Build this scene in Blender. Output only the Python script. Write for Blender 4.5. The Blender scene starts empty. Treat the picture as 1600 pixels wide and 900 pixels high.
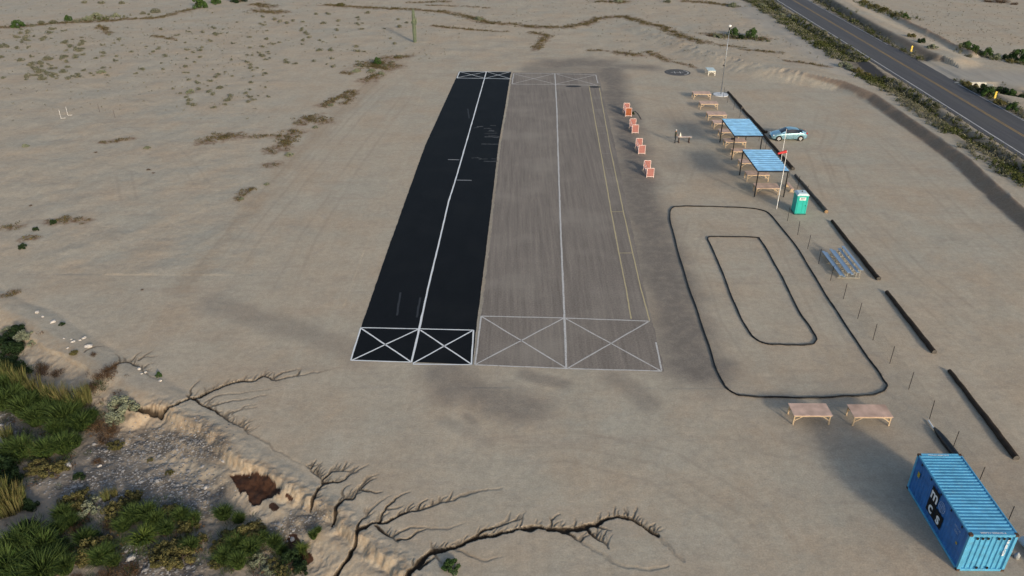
import bpy, bmesh, math, random
import numpy as np
from mathutils import Vector, Matrix
rnd = random.Random(7); nr = np.random.default_rng(11)
sc = bpy.context.scene; COL = sc.collection
R = math.radians
# ------------------------------------------------------------------ camera model (drone 32.7 m up)
F, PITCH, ROLL, HC = 1239.85, 0.513940, 0.004238, 32.69
_c, _s = math.cos(PITCH), math.sin(PITCH)
FW = np.array([0, _c, -_s]); _r = np.array([1., 0, 0]); _u = np.array([0, _s, _c])
RT = math.cos(ROLL)*_r + math.sin(ROLL)*_u; UP = -math.sin(ROLL)*_r + math.cos(ROLL)*_u
def G(px, py, z=0.0):
    """survey: photo pixel -> ground position at height z"""
    d = FW + ((px-800)/F)*RT - ((py-450)/F)*UP
    t = (z-HC)/d[2]
    return (t*d[0], t*d[1])
def GP(pts, z=0.0): return [G(a, b, z) for a, b in pts]
cd = bpy.data.cameras.new('camera'); cam = bpy.data.objects.new('camera', cd); COL.objects.link(cam)
cd.sensor_width = 36; cd.lens = F/1600*36; cd.clip_start = .1; cd.clip_end = 20000
M = Matrix((RT, UP, -FW)).transposed().to_4x4(); M.translation = (0, 0, HC); cam.matrix_world = M
sc.camera = cam
# ------------------------------------------------------------------ helpers
def tag(o, label=None, cat=None, group=None, kind=None):
    if label: o['label'] = label
    if cat: o['category'] = cat
    if group: o['group'] = group
    if kind: o['kind'] = kind
    return o
def empty(name, loc, rz=0, label=None, cat=None, group=None):
    o = bpy.data.objects.new(name, None); COL.objects.link(o); o.location = loc; o.rotation_euler = (0, 0, rz)
    o.empty_display_size = .3
    return tag(o, label, cat, group)
class MB:
    def __init__(s): s.v = []; s.f = []; s.m = []
    def add(s, vs, fs, mi=0):
        n = len(s.v); s.v += [tuple(map(float, v)) for v in vs]; s.f += [tuple(i+n for i in f) for f in fs]; s.m += [mi]*len(fs); return s
    def box(s, c, d, rz=0, mi=0, bev=0):
        x, y, z = d[0]/2, d[1]/2, d[2]/2; cr, sr = math.cos(rz), math.sin(rz)
        vs = [(c[0]+a*x*cr-b*y*sr, c[1]+a*x*sr+b*y*cr, c[2]+k*z) for k in (-1, 1) for b in (-1, 1) for a in (-1, 1)]
        return s.add(vs, [(0, 2, 3, 1), (4, 5, 7, 6), (0, 1, 5, 4), (2, 6, 7, 3), (0, 4, 6, 2), (1, 3, 7, 5)], mi)
    def bar(s, a, b, w, h=None, mi=0):
        a = Vector(a); b = Vector(b); h = h or w; d = (b-a).normalized()
        up = Vector((0, 0, 1)) if abs(d.z) < .95 else Vector((0, 1, 0))
        x = d.cross(up).normalized()*w/2; y = x.cross(d).normalized()*h/2
        vs = [p+i*x+j*y for p in (a, b) for i, j in ((-1, -1), (1, -1), (1, 1), (-1, 1))]
        return s.add(vs, [(0, 1, 2, 3), (4, 7, 6, 5), (0, 4, 5, 1), (1, 5, 6, 2), (2, 6, 7, 3), (3, 7, 4, 0)], mi)
    def path(s, pts, rad, n=8, closed=False, mi=0, cap=True):
        P = [Vector(p) for p in pts]; N = len(P); rr = rad if hasattr(rad, '__len__') else [rad]*N
        vs = []
        for i, p in enumerate(P):
            if closed: t = P[(i+1) % N]-P[i-1]
            else: t = P[min(i+1, N-1)]-P[max(i-1, 0)]
            t.normalize(); up = Vector((0, 0, 1)) if abs(t.z) < .95 else Vector((0, 1, 0))
            x = t.cross(up).normalized(); y = x.cross(t).normalized()
            for k in range(n):
                a = 2*math.pi*k/n; vs.append(p+rr[i]*(math.cos(a)*x+math.sin(a)*y))
        fs = []
        for i in range(N if closed else N-1):
            j = (i+1) % N
            for k in range(n): l = (k+1) % n; fs.append((i*n+k, i*n+l, j*n+l, j*n+k))
        if not closed and cap: fs += [tuple(range(n))[::-1], tuple((N-1)*n+k for k in range(n))]
        return s.add(vs, fs, mi)
    def prism(s, poly, z0, z1, mi=0):
        n = len(poly); vs = [(x, y, z0) for x, y in poly]+[(x, y, z1) for x, y in poly]
        return s.add(vs, [tuple(range(n))[::-1], tuple(range(n, 2*n))]+[(i, (i+1) % n, n+(i+1) % n, n+i) for i in range(n)], mi)
    def build(s, name, mat, parent=None, smooth=False, loc=None, bevel=0):
        me = bpy.data.meshes.new(name); me.from_pydata(s.v, [], s.f)
        for m in (mat if isinstance(mat, (list, tuple)) else [mat]): me.materials.append(m)
        if any(s.m): me.polygons.foreach_set('material_index', s.m)
        if smooth: me.polygons.foreach_set('use_smooth', [True]*len(s.f))
        me.update(); o = bpy.data.objects.new(name, me); COL.objects.link(o)
        if parent: o.parent = parent
        if loc is not None: o.location = loc
        if bevel:
            b = o.modifiers.new('edge', 'BEVEL'); b.width = bevel; b.segments = 1; b.limit_method = 'ANGLE'
        return o
def children(o): return [c for c in bpy.data.objects if c.parent is o]
def copy_tree(o, loc=None, rz=None, label=None, group=None, parent=None, scale=None):
    c = o.copy(); COL.objects.link(c)
    if parent: c.parent = parent
    if loc is not None: c.location = loc
    if rz is not None: c.rotation_euler = (0, 0, rz)
    if label: c['label'] = label
    if group: c['group'] = group
    if scale is not None: c.scale = scale
    for ch in KIDS.get(o.name, []) or children(o): copy_tree(ch, parent=c)
    return c
KIDS = {}
# ------------------------------------------------------------------ materials
def mat(name, col, rough=.8, metal=0, noise=None, spec=.3, bump=0, bscale=20, grime=None):
    m = bpy.data.materials.new(name); m.use_nodes = True; nt = m.node_tree; b = nt.nodes['Principled BSDF']
    b.inputs['Roughness'].default_value = rough; b.inputs['Metallic'].default_value = metal
    b.inputs['Specular IOR Level'].default_value = spec
    L = nt.links.new; N = nt.nodes.new
    tc = N('ShaderNodeTexCoord')
    nz = N('ShaderNodeTexNoise'); nz.inputs['Scale'].default_value = (noise or (4, .2))[0]; nz.inputs['Detail'].default_value = 6
    L(tc.outputs['Object'], nz.inputs['Vector'])
    mr = N('ShaderNodeMapRange'); a = (noise or (4, .2))[1]
    mr.inputs[1].default_value = .3; mr.inputs[2].default_value = .7; mr.inputs[3].default_value = 1-a; mr.inputs[4].default_value = 1+a
    L(nz.outputs[0], mr.inputs[0])
    mx = N('ShaderNodeMix'); mx.data_type = 'RGBA'; mx.blend_type = 'MULTIPLY'; mx.inputs[0].default_value = 1
    mx.inputs[6].default_value = (*col, 1); L(mr.outputs[0], mx.inputs[7]); L(mx.outputs[2], b.inputs['Base Color'])
    if grime:
        gn = N('ShaderNodeTexNoise'); gn.inputs['Scale'].default_value = grime[1]; gn.inputs['Detail'].default_value = 8; gn.inputs['Roughness'].default_value = .75; L(tc.outputs['Object'], gn.inputs['Vector'])
        gr = N('ShaderNodeMapRange'); gr.inputs[1].default_value = .56; gr.inputs[2].default_value = .72; gr.inputs[4].default_value = grime[0]; L(gn.outputs[0], gr.inputs[0])
        gx = N('ShaderNodeMix'); gx.data_type = 'RGBA'; L(gr.outputs[0], gx.inputs[0]); L(mx.outputs[2], gx.inputs[6]); gx.inputs[7].default_value = (*grime[2], 1); L(gx.outputs[2], b.inputs['Base Color'])
    if bump:
        n2 = N('ShaderNodeTexNoise'); n2.inputs['Scale'].default_value = bscale; n2.inputs['Detail'].default_value = 5
        L(tc.outputs['Object'], n2.inputs['Vector']); bp = N('ShaderNodeBump'); bp.inputs['Distance'].default_value = bump
        L(n2.outputs[0], bp.inputs['Height']); L(bp.outputs[0], b.inputs['Normal'])
    return m
def foliage(name, c1, c2, c3=None):
    m = bpy.data.materials.new(name); m.use_nodes = True; nt = m.node_tree; b = nt.nodes['Principled BSDF']; L = nt.links.new; N = nt.nodes.new
    b.inputs['Roughness'].default_value = .75; b.inputs['Specular IOR Level'].default_value = .15
    g = N('ShaderNodeNewGeometry'); cr = N('ShaderNodeValToRGB'); cr.color_ramp.elements[0].color = (*c1, 1); cr.color_ramp.elements[1].color = (*c2, 1)
    if c3: e = cr.color_ramp.elements.new(.85); e.color = (*c3, 1); cr.color_ramp.elements[1].position = .7
    oi = N('ShaderNodeObjectInfo'); ma = N('ShaderNodeMath'); ma.operation = 'MULTIPLY_ADD'; ma.inputs[1].default_value = .55
    at = N('ShaderNodeMath'); at.operation = 'MULTIPLY'; at.inputs[1].default_value = .4
    L(oi.outputs['Random'], at.inputs[0]); L(g.outputs['Random Per Island'], ma.inputs[0]); L(at.outputs[0], ma.inputs[2])
    L(ma.outputs[0], cr.inputs[0]); L(cr.outputs[0], b.inputs['Base Color'])
    return m
# ------------------------------------------------------------------ numpy noise and distance tools
def vn(x, y, s=1.0, seed=0):
    x = x/s+seed*17.13; y = y/s+seed*7.77
    xi = np.floor(x); yi = np.floor(y); fx = x-xi; fy = y-yi; fx = fx*fx*(3-2*fx); fy = fy*fy*(3-2*fy)
    def h(a, b):
        t = np.sin(a*127.1+b*311.7+seed*74.7)*43758.5453; return t-np.floor(t)
    return (h(xi, yi)*(1-fx)+h(xi+1, yi)*fx)*(1-fy)+(h(xi, yi+1)*(1-fx)+h(xi+1, yi+1)*fx)*fy-.5
def fbm(x, y, s, seed=0, o=4):
    r = 0; a = 1
    for k in range(o): r = r+a*vn(x, y, s, seed+k*3); s *= .5; a *= .5
    return r
def sst(t): t = np.clip(t, 0, 1); return t*t*(3-2*t)
def pdist(X, Y, pts, attrs=None, cut=1e9):
    """distance to polyline, signed side (left of travel positive), interpolated attribute, arc length"""
    D = np.full(X.shape, 1e9); S = np.ones(X.shape); A = np.zeros(X.shape); T = np.zeros(X.shape); acc = 0
    for i in range(len(pts)-1):
        (ax, ay), (bx, by) = pts[i], pts[i+1]; L2 = (bx-ax)**2+(by-ay)**2; Ln = math.sqrt(L2)
        if cut < 1e8:
            m = (X > min(ax, bx)-cut) & (X < max(ax, bx)+cut) & (Y > min(ay, by)-cut) & (Y < max(ay, by)+cut)
            if not m.any(): acc += Ln; continue
            x = X[m]; y = Y[m]
        else: m = slice(None); x = X; y = Y
        t = np.clip(((x-ax)*(bx-ax)+(y-ay)*(by-ay))/L2, 0, 1)
        d = np.hypot(x-ax-t*(bx-ax), y-ay-t*(by-ay)); cr = (bx-ax)*(y-ay)-(by-ay)*(x-ax)
        old = D[m]; b = d < old
        D[m] = np.where(b, d, old); S[m] = np.where(b, np.sign(cr), S[m]); T[m] = np.where(b, acc+t*Ln, T[m])
        if attrs is not None: A[m] = np.where(b, attrs[i]+t*(attrs[i+1]-attrs[i]), A[m])
        acc += Ln
    return D, S, A, T
def inpoly(X, Y, poly):
    r = np.zeros(X.shape, bool); n = len(poly)
    for i in range(n):
        (x1, y1), (x2, y2) = poly[i], poly[(i+1) % n]
        c = ((y1 > Y) != (y2 > Y)) & (X < (x2-x1)*(Y-y1)/(y2-y1+1e-12)+x1); r ^= c
    return r
# ------------------------------------------------------------------ survey data
ROAD_L = [(62.5, 330), (62.3, 196.9), (62.0, 150), (61.75, 120), (61.4, 95), (60.9, 60), (60.4, 20), (59.5, -60)]
RD = lambda o: [(x+o, y) for x, y in ROAD_L]
BERM = [(44, -60), (46.5, 20), (49.4, 55), (51.2, 72.5), (52.1, 81), (52.9, 87), (52.9, 94), (52.8, 104), (52.6, 114), (50.6, 120.5), (46, 125.6), (41.3, 129.6), (35, 138.3), (30.4, 149.7), (25, 162), (20, 176)]
BERM_W = [1.5, 1.5, 1.5, 1.5, 1.5, 1.5, 1.5, 1.6, 2.0, 3.2, 5.5, 6, 5.5, 4.5, 3.5, 3]
BERM_H = [.85, .85, .85, .85, .85, .85, .85, .85, .9, .95, 1.0, .95, .85, .7, .45, .0]
EMB = GP([(-500, 250), (-200, 380), (0, 476), (60, 503), (130, 548), (200, 592), (280, 637), (360, 697), (440, 757), (520, 810), (580, 852), (640, 893), (720, 965), (900, 1150)], .1)
SCARP = GP([(205, 655), (240, 643), (260, 650), (290, 662), (320, 675), (340, 690), (352, 707), (370, 724), (400, 740), (430, 759), (455, 777), (480, 788), (510, 803), (530, 822), (555, 850), (590, 874), (620, 892), (650, 922)], -.55)
SCARP0 = GP([(30, 528), (60, 540), (90, 556), (125, 575), (150, 590)], -.35)
def ch(w, d, *pts): return (GP(pts), w, d)
CH = [ # eroded gullies: width, depth, course (mouth first)
 ch(.35, .5, (625, 930), (640, 897), (650, 888), (660, 875), (671, 862), (677, 862), (695, 860), (712, 855), (727, 847), (745, 838), (775, 835), (800, 829), (812, 826), (840, 822), (862, 826), (882, 832)),
 ch(.46, .4, (858, 826), (870, 827), (882, 829), (900, 829), (915, 825)),
 ch(.345, .4, (895, 828), (915, 822), (932, 819), (950, 809), (965, 807), (985, 811), (1005, 821), (1017, 831), (1028, 837)),
 ch(.22, .35, (727, 847), (745, 836), (757, 827), (782, 822), (800, 814), (812, 812)),
 ch(.35, .3, (815, 826), (830, 828), (845, 822)),
 ch(.22, .3, (885, 832), (895, 838), (910, 847)), ch(.25, .35, (915, 824), (922, 832), (932, 840), (945, 847), (950, 855)),
 ch(.2, .25, (928, 821), (940, 826), (955, 829)), ch(.18, .22, (861, 826), (863, 812), (868, 807), (876, 804)), ch(.12, .15, (863, 812), (860, 806)),
 ch(.35, .06, (1028, 837), (1040, 850), (1057, 867), (1070, 877)), ch(.4, .06, (910, 847), (950, 872), (975, 885), (1025, 890), (1045, 884)),
 ch(.14, .2, (677, 862), (684, 872), (690, 880)), ch(.2, .3, (655, 890), (668, 878), (676, 870)), ch(.2, .12, (712, 858), (735, 868), (760, 876), (785, 868)),
 ch(.341, .45, (520, 885), (542, 862), (550, 850), (557, 842), (560, 830), (570, 825), (580, 817), (590, 814), (597, 810)),
 ch(.14, .28, (597, 810), (600, 800), (605, 791), (610, 785), (618, 778), (626, 773), (640, 769)), ch(.12, .18, (603, 795), (615, 794), (628, 791)),
 ch(.24, .34, (590, 816), (605, 815), (620, 807), (635, 801), (652, 797), (675, 791), (690, 785), (710, 781)),
 ch(.26, .14, (710, 781), (735, 770), (762, 764), (785, 764)), ch(.15, .25, (652, 797), (657, 787), (670, 780)), ch(.12, .22, (635, 801), (636, 794), (645, 785)),
 ch(.2, .32, (560, 828), (562, 817), (570, 807), (575, 797)), ch(.12, .12, (575, 797), (590, 785), (600, 778), (612, 773)),
 ch(.22, .32, (585, 822), (600, 832), (612, 840), (622, 846)), ch(.16, .2, (614, 838), (625, 829), (640, 824), (670, 824)),
 ch(.18, .28, (622, 842), (636, 842), (650, 832), (665, 826)), ch(.2, .1, (665, 826), (700, 826), (725, 817)),
 ch(.22, .38, (518, 812), (522, 806), (527, 792), (535, 781), (540, 777), (551, 779), (555, 772), (560, 764), (567, 755), (572, 750)),
 ch(.14, .25, (562, 765), (570, 757), (577, 751), (590, 747)), ch(.13, .25, (564, 765), (575, 767), (587, 770), (595, 768)), ch(.12, .2, (536, 777), (534, 770), (540, 762), (546, 757)),
 ch(.22, .4, (484, 790), (487, 785), (491, 777), (495, 770), (501, 762), (505, 753), (502, 747), (495, 742), (487, 736), (477, 727)),
 ch(.18, .32, (505, 751), (515, 755), (527, 753), (540, 749), (548, 743), (555, 739)), ch(.1, .15, (555, 739), (565, 732), (576, 726)),
 ch(.16, .3, (504, 747), (510, 743), (515, 741), (520, 737), (535, 736), (551, 736)), ch(.1, .2, (515, 740), (518, 733), (523, 730)),
 ch(.12, .25, (496, 741), (497, 734), (501, 727)), ch(.13, .26, (486, 733), (489, 725), (495, 719)), ch(.1, .2, (484, 728), (487, 721)),
 ch(.341, .45, (200, 633), (225, 637), (250, 641), (270, 637), (284, 630), (295, 624), (312, 620), (322, 614), (332, 610), (345, 604), (355, 601), (375, 596), (400, 594)),
 ch(.22, .3, (400, 594), (406, 590), (412, 587), (422, 590), (430, 594), (462, 587), (485, 583)), ch(.14, .12, (485, 583), (505, 580), (530, 574)), ch(.14, .2, (430, 590), (440, 583), (455, 579), (470, 576)),
 ch(.14, .28, (296, 623), (290, 616)), ch(.12, .22, (294, 620), (300, 607), (312, 594)), ch(.1, .1, (304, 618), (313, 608)),
 ch(.22, .35, (300, 624), (310, 629), (320, 634), (330, 639), (342, 645), (350, 650), (357, 657), (368, 662), (380, 667), (387, 675)),
 ch(.2, .1, (387, 675), (412, 690), (437, 706), (477, 728)),
 ch(.1, .16, (322, 627), (335, 621), (345, 617), (375, 614), (420, 609)), ch(.12, .2, (330, 633), (345, 630), (362, 627), (385, 624), (415, 618)),
 ch(.12, .2, (351, 650), (360, 644), (370, 641), (400, 637)), ch(.1, .15, (363, 646), (385, 634), (400, 632)), ch(.1, .14, (377, 665), (388, 659), (400, 655)), ch(.1, .14, (384, 672), (395, 668)),
 ch(.12, .18, (318, 617), (322, 611), (330, 606)), ch(.1, .15, (347, 604), (352, 598), (357, 593)), ch(.1, .15, (377, 596), (383, 591), (391, 588)),
 ch(.24, .35, (165, 583), (178, 576), (188, 568), (200, 566), (212, 570), (222, 575), (228, 582)), ch(.2, .12, (228, 582), (237, 590), (250, 594)),
 ch(.12, .22, (190, 568), (188, 562), (182, 552)), ch(.1, .18, (196, 565), (193, 557)), ch(.1, .2, (204, 565), (212, 556), (222, 550)), ch(.1, .2, (217, 563), (228, 556), (239, 548)), ch(.1, .15, (219, 560), (232, 558), (247, 556)), ch(.1, .2, (226, 573), (234, 569), (243, 567)),
 ch(.1, .2, (132, 554), (145, 545), (153, 541), (163, 541)),
]
TRACKS = [GP(p) for p in ([(0, 458), (60, 450), (110, 446), (170, 437), (230, 440)], [(45, 478), (100, 469), (170, 470), (260, 468)], [(210, 500), (280, 480), (340, 470), (390, 480), (440, 505), (500, 528)], [(200, 455), (290, 450), (350, 452)],
    [(305, 440), (360, 370), (430, 290), (520, 195), (590, 120)], [(345, 450), (400, 370), (470, 285), (560, 180), (640, 105)], [(430, 480), (480, 380), (560, 250), (650, 130)], [(700, 70), (800, 84), (905, 90)], [(640, 98), (720, 96), (780, 102)],
    [(1010, 300), (1040, 285), (1120, 275), (1170, 300)], [(930, 160), (990, 150), (1050, 165), (1080, 230), (1060, 300)], [(1330, 180), (1300, 240), (1340, 330), (1430, 420), (1560, 520)], [(1290, 170), (1270, 230), (1300, 310), (1400, 420), (1540, 560)], [(1220, 140), (1280, 160), (1350, 200), (1420, 260), (1500, 340), (1600, 420)],
    [(1120, 640), (1200, 700), (1300, 720), (1400, 700)], [(760, 700), (900, 690), (1050, 720), (1180, 800), (1260, 900)], [(740, 720), (890, 712), (1030, 745), (1150, 820), (1220, 900)], [(1130, 380), (1090, 345), (1075, 400), (1110, 500), (1160, 580), (1260, 590), (1340, 580)], [(1095, 350), (1210, 352), (1290, 500), (1320, 570)],
    [(1500, 40), (1530, 33), (1560, 40), (1565, 52), (1530, 56), (1503, 50), (1500, 40)], [(1520, 30), (1550, 36), (1575, 50), (1590, 62)], [(0, 122), (90, 128), (200, 150), (330, 190)], [(0, 150), (120, 170), (260, 225), (330, 300)], [(30, 245), (120, 250), (190, 270), (210, 330)])]
GRADED = GP([(640, 85), (600, 110), (560, 150), (520, 190), (470, 235), (420, 290), (375, 345), (330, 400), (290, 450)])
GREY = [ # dark crushed gravel areas (world polylines): pts, radius, strength
 ([(15.8, 131), (15.2, 118), (14.9, 105), (14.2, 92), (13.6, 80), (13.3, 66), (13.0, 55), (13.2, 46)], 2.0, 1.0),
 (GP([(870, 100), (905, 98), (935, 100)]), 3.2, .9), (GP([(970, 103), (1015, 105)]), 1.6, .8), (GP([(830, 108), (930, 108)]), 1.8, .7),
 (GP([(690, 585), (730, 605), (780, 625), (820, 640)]), 1.5, .7), (GP([(700, 580), (700, 620)]), 1.0, .7), (GP([(830, 590), (880, 600), (820, 585)]), .5, .6),
 (GP([(960, 590), (985, 605), (1015, 630)]), .7, .5), (GP([(1060, 530), (1090, 570), (1110, 610)]), 1.2, .35), (GP([(330, 475), (430, 505), (520, 535), (560, 552)]), 1.1, .45),
 (GP([(960, 520), (990, 530)]), .7, .6), (GP([(1050, 190), (1120, 200)]), 3, .3), (GP([(1075, 255), (1110, 260)]), 3, .3), (GP([(1380, 660), (1560, 820)]), 5, .25),
 (GP([(690, 655), (760, 690)]), .4, .3), (GP([(730, 650), (740, 660)]), .3, .5), ([(-2.2, 48), (-2.0, 126)], .45, .4)]
WEED = [ # rust-brown dried weeds: pts, radius
 (GP([(325, 221), (345, 214), (368, 212)]), 1.5), (GP([(388, 214), (440, 212)]), .8), (GP([(470, 190), (490, 185), (505, 188)]), 1.6), (GP([(458, 205), (446, 222), (430, 234)]), 1.3), (GP([(430, 256), (420, 258)]), .8),
 (GP([(508, 165), (525, 155), (545, 145)]), 1.0), (GP([(538, 162), (548, 150), (552, 143)]), .9), (GP([(572, 105), (590, 98), (605, 105)]), 2.6), (GP([(588, 117), (572, 126)]), 1.2), (GP([(600, 90), (625, 90), (633, 87)]), 1.2), (GP([(535, 114), (550, 115)]), .8),
 (GP([(165, 221), (205, 217)]), .7), (GP([(0, 356), (30, 354)]), .8), (GP([(35, 376), (48, 373)]), .6), (GP([(78, 348), (100, 343), (130, 346)]), .7), (GP([(-5, 467), (22, 456)]), .6), (GP([(372, 310), (395, 293)]), .6),
 (GP([(-20, 44), (40, 40), (100, 36), (160, 33), (250, 27), (300, 14)]), 1.2), (GP([(400, 17), (440, 19)]), 2.0), (GP([(420, 10), (400, 6)]), 2),
 (GP([(510, 8), (560, 11), (620, 14), (690, 18), (735, 27), (765, 36), (800, 38), (840, 42), (880, 43), (915, 38), (935, 29), (975, 26), (1000, 35), (1010, 40)]), 1.4),
 (GP([(675, 40), (700, 43), (740, 46), (790, 50)]), .7), (GP([(830, 50), (856, 57), (846, 65), (838, 78)]), 1.0), (GP([(918, 78), (950, 80)]), .6), (GP([(965, 82), (1000, 86)]), 1.3), (GP([(1012, 81), (1046, 96)]), .9), (GP([(1055, 97), (1085, 105)]), .6),
 (GP([(1022, 40), (1045, 52), (1065, 62), (1100, 73)]), 1.6), (GP([(930, 2), (975, 3)]), 1.8), (GP([(1070, 2), (1110, 4), (1150, 10)]), 1.4), (GP([(1100, 56), (1150, 62), (1198, 64)]), 1.4), (GP([(1120, 75), (1160, 78)]), .8),
 (GP([(1165, 82), (1215, 86)]), 1.0), (GP([(1230, 100), (1290, 108)]), .9), (GP([(640, 4), (700, 2)]), 1.0), (GP([(670, 8), (760, 12)]), .5), (GP([(155, 40), (170, 52)]), 1), (GP([(240, 56), (275, 62)]), .8)]
WETP = GP([(362, 752), (372, 750), (388, 752), (405, 756), (420, 762), (430, 770), (445, 781), (440, 789), (428, 787), (415, 789), (408, 795), (398, 797), (390, 790), (387, 776), (378, 778), (370, 768)], -1.05)
WETS = [(GP([(426, 800), (434, 806)], -1.05), .22), (GP([(452, 791), (458, 795)], -1.05), .1), (GP([(463, 855), (470, 870), (480, 880)], -1.1), .45)]
COBBLE = [(GP([(150, 708), (230, 700), (300, 700), (330, 720)], -1.1), 1.3), (GP([(120, 760), (200, 745), (280, 760), (330, 775)], -1.1), 1.2), (GP([(160, 780), (330, 800)], -1.1), .9), (GP([(430, 835), (500, 825)], -1.1), .7), (GP([(190, 850), (230, 890), (300, 895)], -1.1), .9), (GP([(10, 640), (30, 690)], -1.1), .5)]
DIRTROAD = [(x, y) for x, y in GP([(1395, 100), (1455, 112), (1520, 118), (1600, 124), (1800, 130)])]
BANKR = GP([(1240, -30), (1300, 5), (1350, 35), (1400, 62), (1440, 82), (1468, 94)])
RIDGE2 = GP([(1405, 31), (1430, 44), (1460, 58), (1492, 76), (1520, 88)])
DITCHR = GP([(1235, -28), (1290, 6), (1340, 38), (1395, 75), (1440, 92)])
DITCHR2 = GP([(1500, 128), (1540, 148), (1600, 186), (1660, 225)])
CULD = [(70.4, 122.2), (73.8, 121.9)]+GP([(1580, 142), (1650, 154)])
HP = G(1058.5, 113.2)
def terrain(X, Y, masks=False):
    X = np.asarray(X, float); Y = np.asarray(Y, float); Z = np.zeros(X.shape)
    wx = X+.25*fbm(X, Y, 1.6, 3, 3); wy = Y+.25*fbm(X, Y, 1.6, 9, 3)
    # where flat sheets lie
    rw = ((X > -13.5) & (X < 15) & (Y > 44) & (Y < 131)).astype(float)
    dl, _, _, _ = pdist(X, Y, RD(3.9)); road = sst((5.35-dl)/.5)
    Z += .025*fbm(X, Y, 7, 1)*(1-rw)*(1-road)+.012*fbm(X, Y, .9, 5, 3)*(1-rw)*(1-road)
    rough = sst((Y-120)/25)*(X < 55)+sst((-18-X-(Y-60)*.2)/10)*(Y > 60)
    Z += np.clip(rough, 0, 1)*.12*fbm(X, Y, 3.2, 21)*(1-rw)
    # berm on the right and far side of the lot
    d, s, hgt, t = pdist(X, Y, BERM, BERM_H); _, _, wid, _ = pdist(X, Y, BERM, BERM_W)
    n = fbm(X, Y, 2.2, 14, 3)*.35; far = sst((t-178)/14)
    inn = hgt*sst(1-(d-n*.6)/wid)
    plate = np.where(d < 2.2, 1, 1-sst((d-2.2)/3.0)*.95)
    out = hgt*plate*(1-far)+far*hgt*(1-.55*sst((d-1)/9)); out = out*(1-sst((d-25)/30))
    b = np.where(s > 0, inn, out)
    rill = (np.abs(vn(t+n*1.2, d*.25, .8, 31))*2-.4)*.35*far*(s > 0)*np.clip(1-d/wid, 0, 1)*hgt
    b = b*(1+n*.25*(s > 0))-rill
    Z += b*(1-road)
    # ditch left of the road
    dd, _, _, _ = pdist(X, Y, RD(-3.6)); Z -= (.75*sst(1-dd/2.6))*(X < 63)*(1+.3*fbm(X, Y, 2, 40, 3))*sst((np.abs(Y-131.5)-3.5)/2.5)
    wm = (Y < 78) & (X < 10); leaf = {}
    emb_dep = np.zeros(X.shape); tan = np.zeros(X.shape)
    if wm.any():
        x = X[wm]; y = Y[wm]; jx = wx[wm]; jy = wy[wm]
        d, s, _, t = pdist(jx, jy, EMB); sd = d*s*-1           # + = wash side
        # travelling down-right: wash on the right side
        crest = .13*np.exp(-((sd-.2)/1.3)**2)-.06*np.exp(-((sd+1.5)/.4)**2)
        slope = -.5*sst((sd-.1)/2.6)-.10*sst((sd-3.6)/8)
        bump = fbm(x, y, .8, 51, 5)*.15*sst((sd-.3)/2.0)
        # small slumps on the slope
        slump = np.abs(fbm(x, y, .5, 61, 3))*.10*sst((sd-.6)/1.2)*(1-sst((sd-3.6)/1.0))
        z = crest+slope+bump-slump
        qx = jx+.45*fbm(x, y, 1.1, 111, 5); qy = jy+.45*fbm(x, y, 1.1, 117, 5); ds, ss, _, _ = pdist(qx, qy, SCARP); sc_ = ds*-ss       # + below the cut bank
        wg = sst((x-SCARP[0][0]+.6)/1.6); z += -.48*(wg*sst((sc_+.1)/(.75+.7*vn(x, y, .7, 133)))+(1-wg)*sst((sd-2.2)/2.2)); z += wg*(-.12*np.exp(-(np.clip(sc_, 0, 9)-.45)**2/.15)*(sc_ > 0)+.06*np.exp(-(np.clip(sc_, 0, 9)-1.3)**2/.3)*(sc_ > 0))
        tn = np.exp(-(np.clip(np.abs(sc_-.05)-.25, 0, 9)/.35)**2)
        d0, s0, _, _ = pdist(jx, jy, SCARP0); s0 = d0*-s0
        z += np.where(np.abs(s0) < 3, .2*(1-sst(s0/.15))*np.exp(-np.clip(-s0, 0, 9)/.8), 0)
        tn = np.maximum(tn, .8*np.exp(-(np.clip(s0-.1, 0, 9)/.5)**2)*(s0 > -.15)*np.exp(-d0*.7))
        tn = np.maximum(tn*.8, .5*sst(sd/.5)*(1-sst(sd-3.2))); z += .10*fbm(x, y, .35, 137, 3)*np.exp(-(sc_/.9)**2); tan[wm] = tn; emb_dep[wm] = np.clip(sd, -5, 20)
        Z[wm] += z
        rim = np.zeros(x.shape); fl = np.zeros(x.shape); cut = np.zeros(x.shape)
        gx = x+.16*fbm(x, y, .5, 71, 4); gy = y+.16*fbm(x, y, .5, 77, 4); crk_shade = np.zeros(x.shape)
        for pts, w, dep in CHALL:
            cutr = w*2+.5
            bx = [p[0] for p in pts]; by = [p[1] for p in pts]
            m = (x > min(bx)-cutr) & (x < max(bx)+cutr) & (y > min(by)-cutr) & (y < max(by)+cutr)
            if not m.any(): continue
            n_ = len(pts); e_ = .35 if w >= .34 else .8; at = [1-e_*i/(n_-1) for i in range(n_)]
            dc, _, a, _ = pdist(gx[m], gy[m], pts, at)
            ww = w*a*.27*(1+.9*vn(x[m], y[m], .3, 121)); c = dep*(.34 if w < .3 else .52)*a**.5*(1-sst((dc-ww*.6)/(.05+ww*.5))); crk_shade[m] = np.maximum(crk_shade[m], (1-sst((dc-ww*1.05-.02)/.06))*min(1, dep*3.2)*np.clip(a*1.5, 0, 1)*(1 if w < .5 else .8))  # second mask: where shade gets painted dark, gully interior and lip
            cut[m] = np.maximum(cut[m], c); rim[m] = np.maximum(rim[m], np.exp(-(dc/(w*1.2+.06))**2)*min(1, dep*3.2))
        Z[wm] -= cut; tan[wm] = np.maximum(tan[wm], rim*.28)
        tan[wm] = np.maximum(tan[wm]*(1-.0*crk_shade), 0); leaf['crk_shade'] = crk_shade
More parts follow.
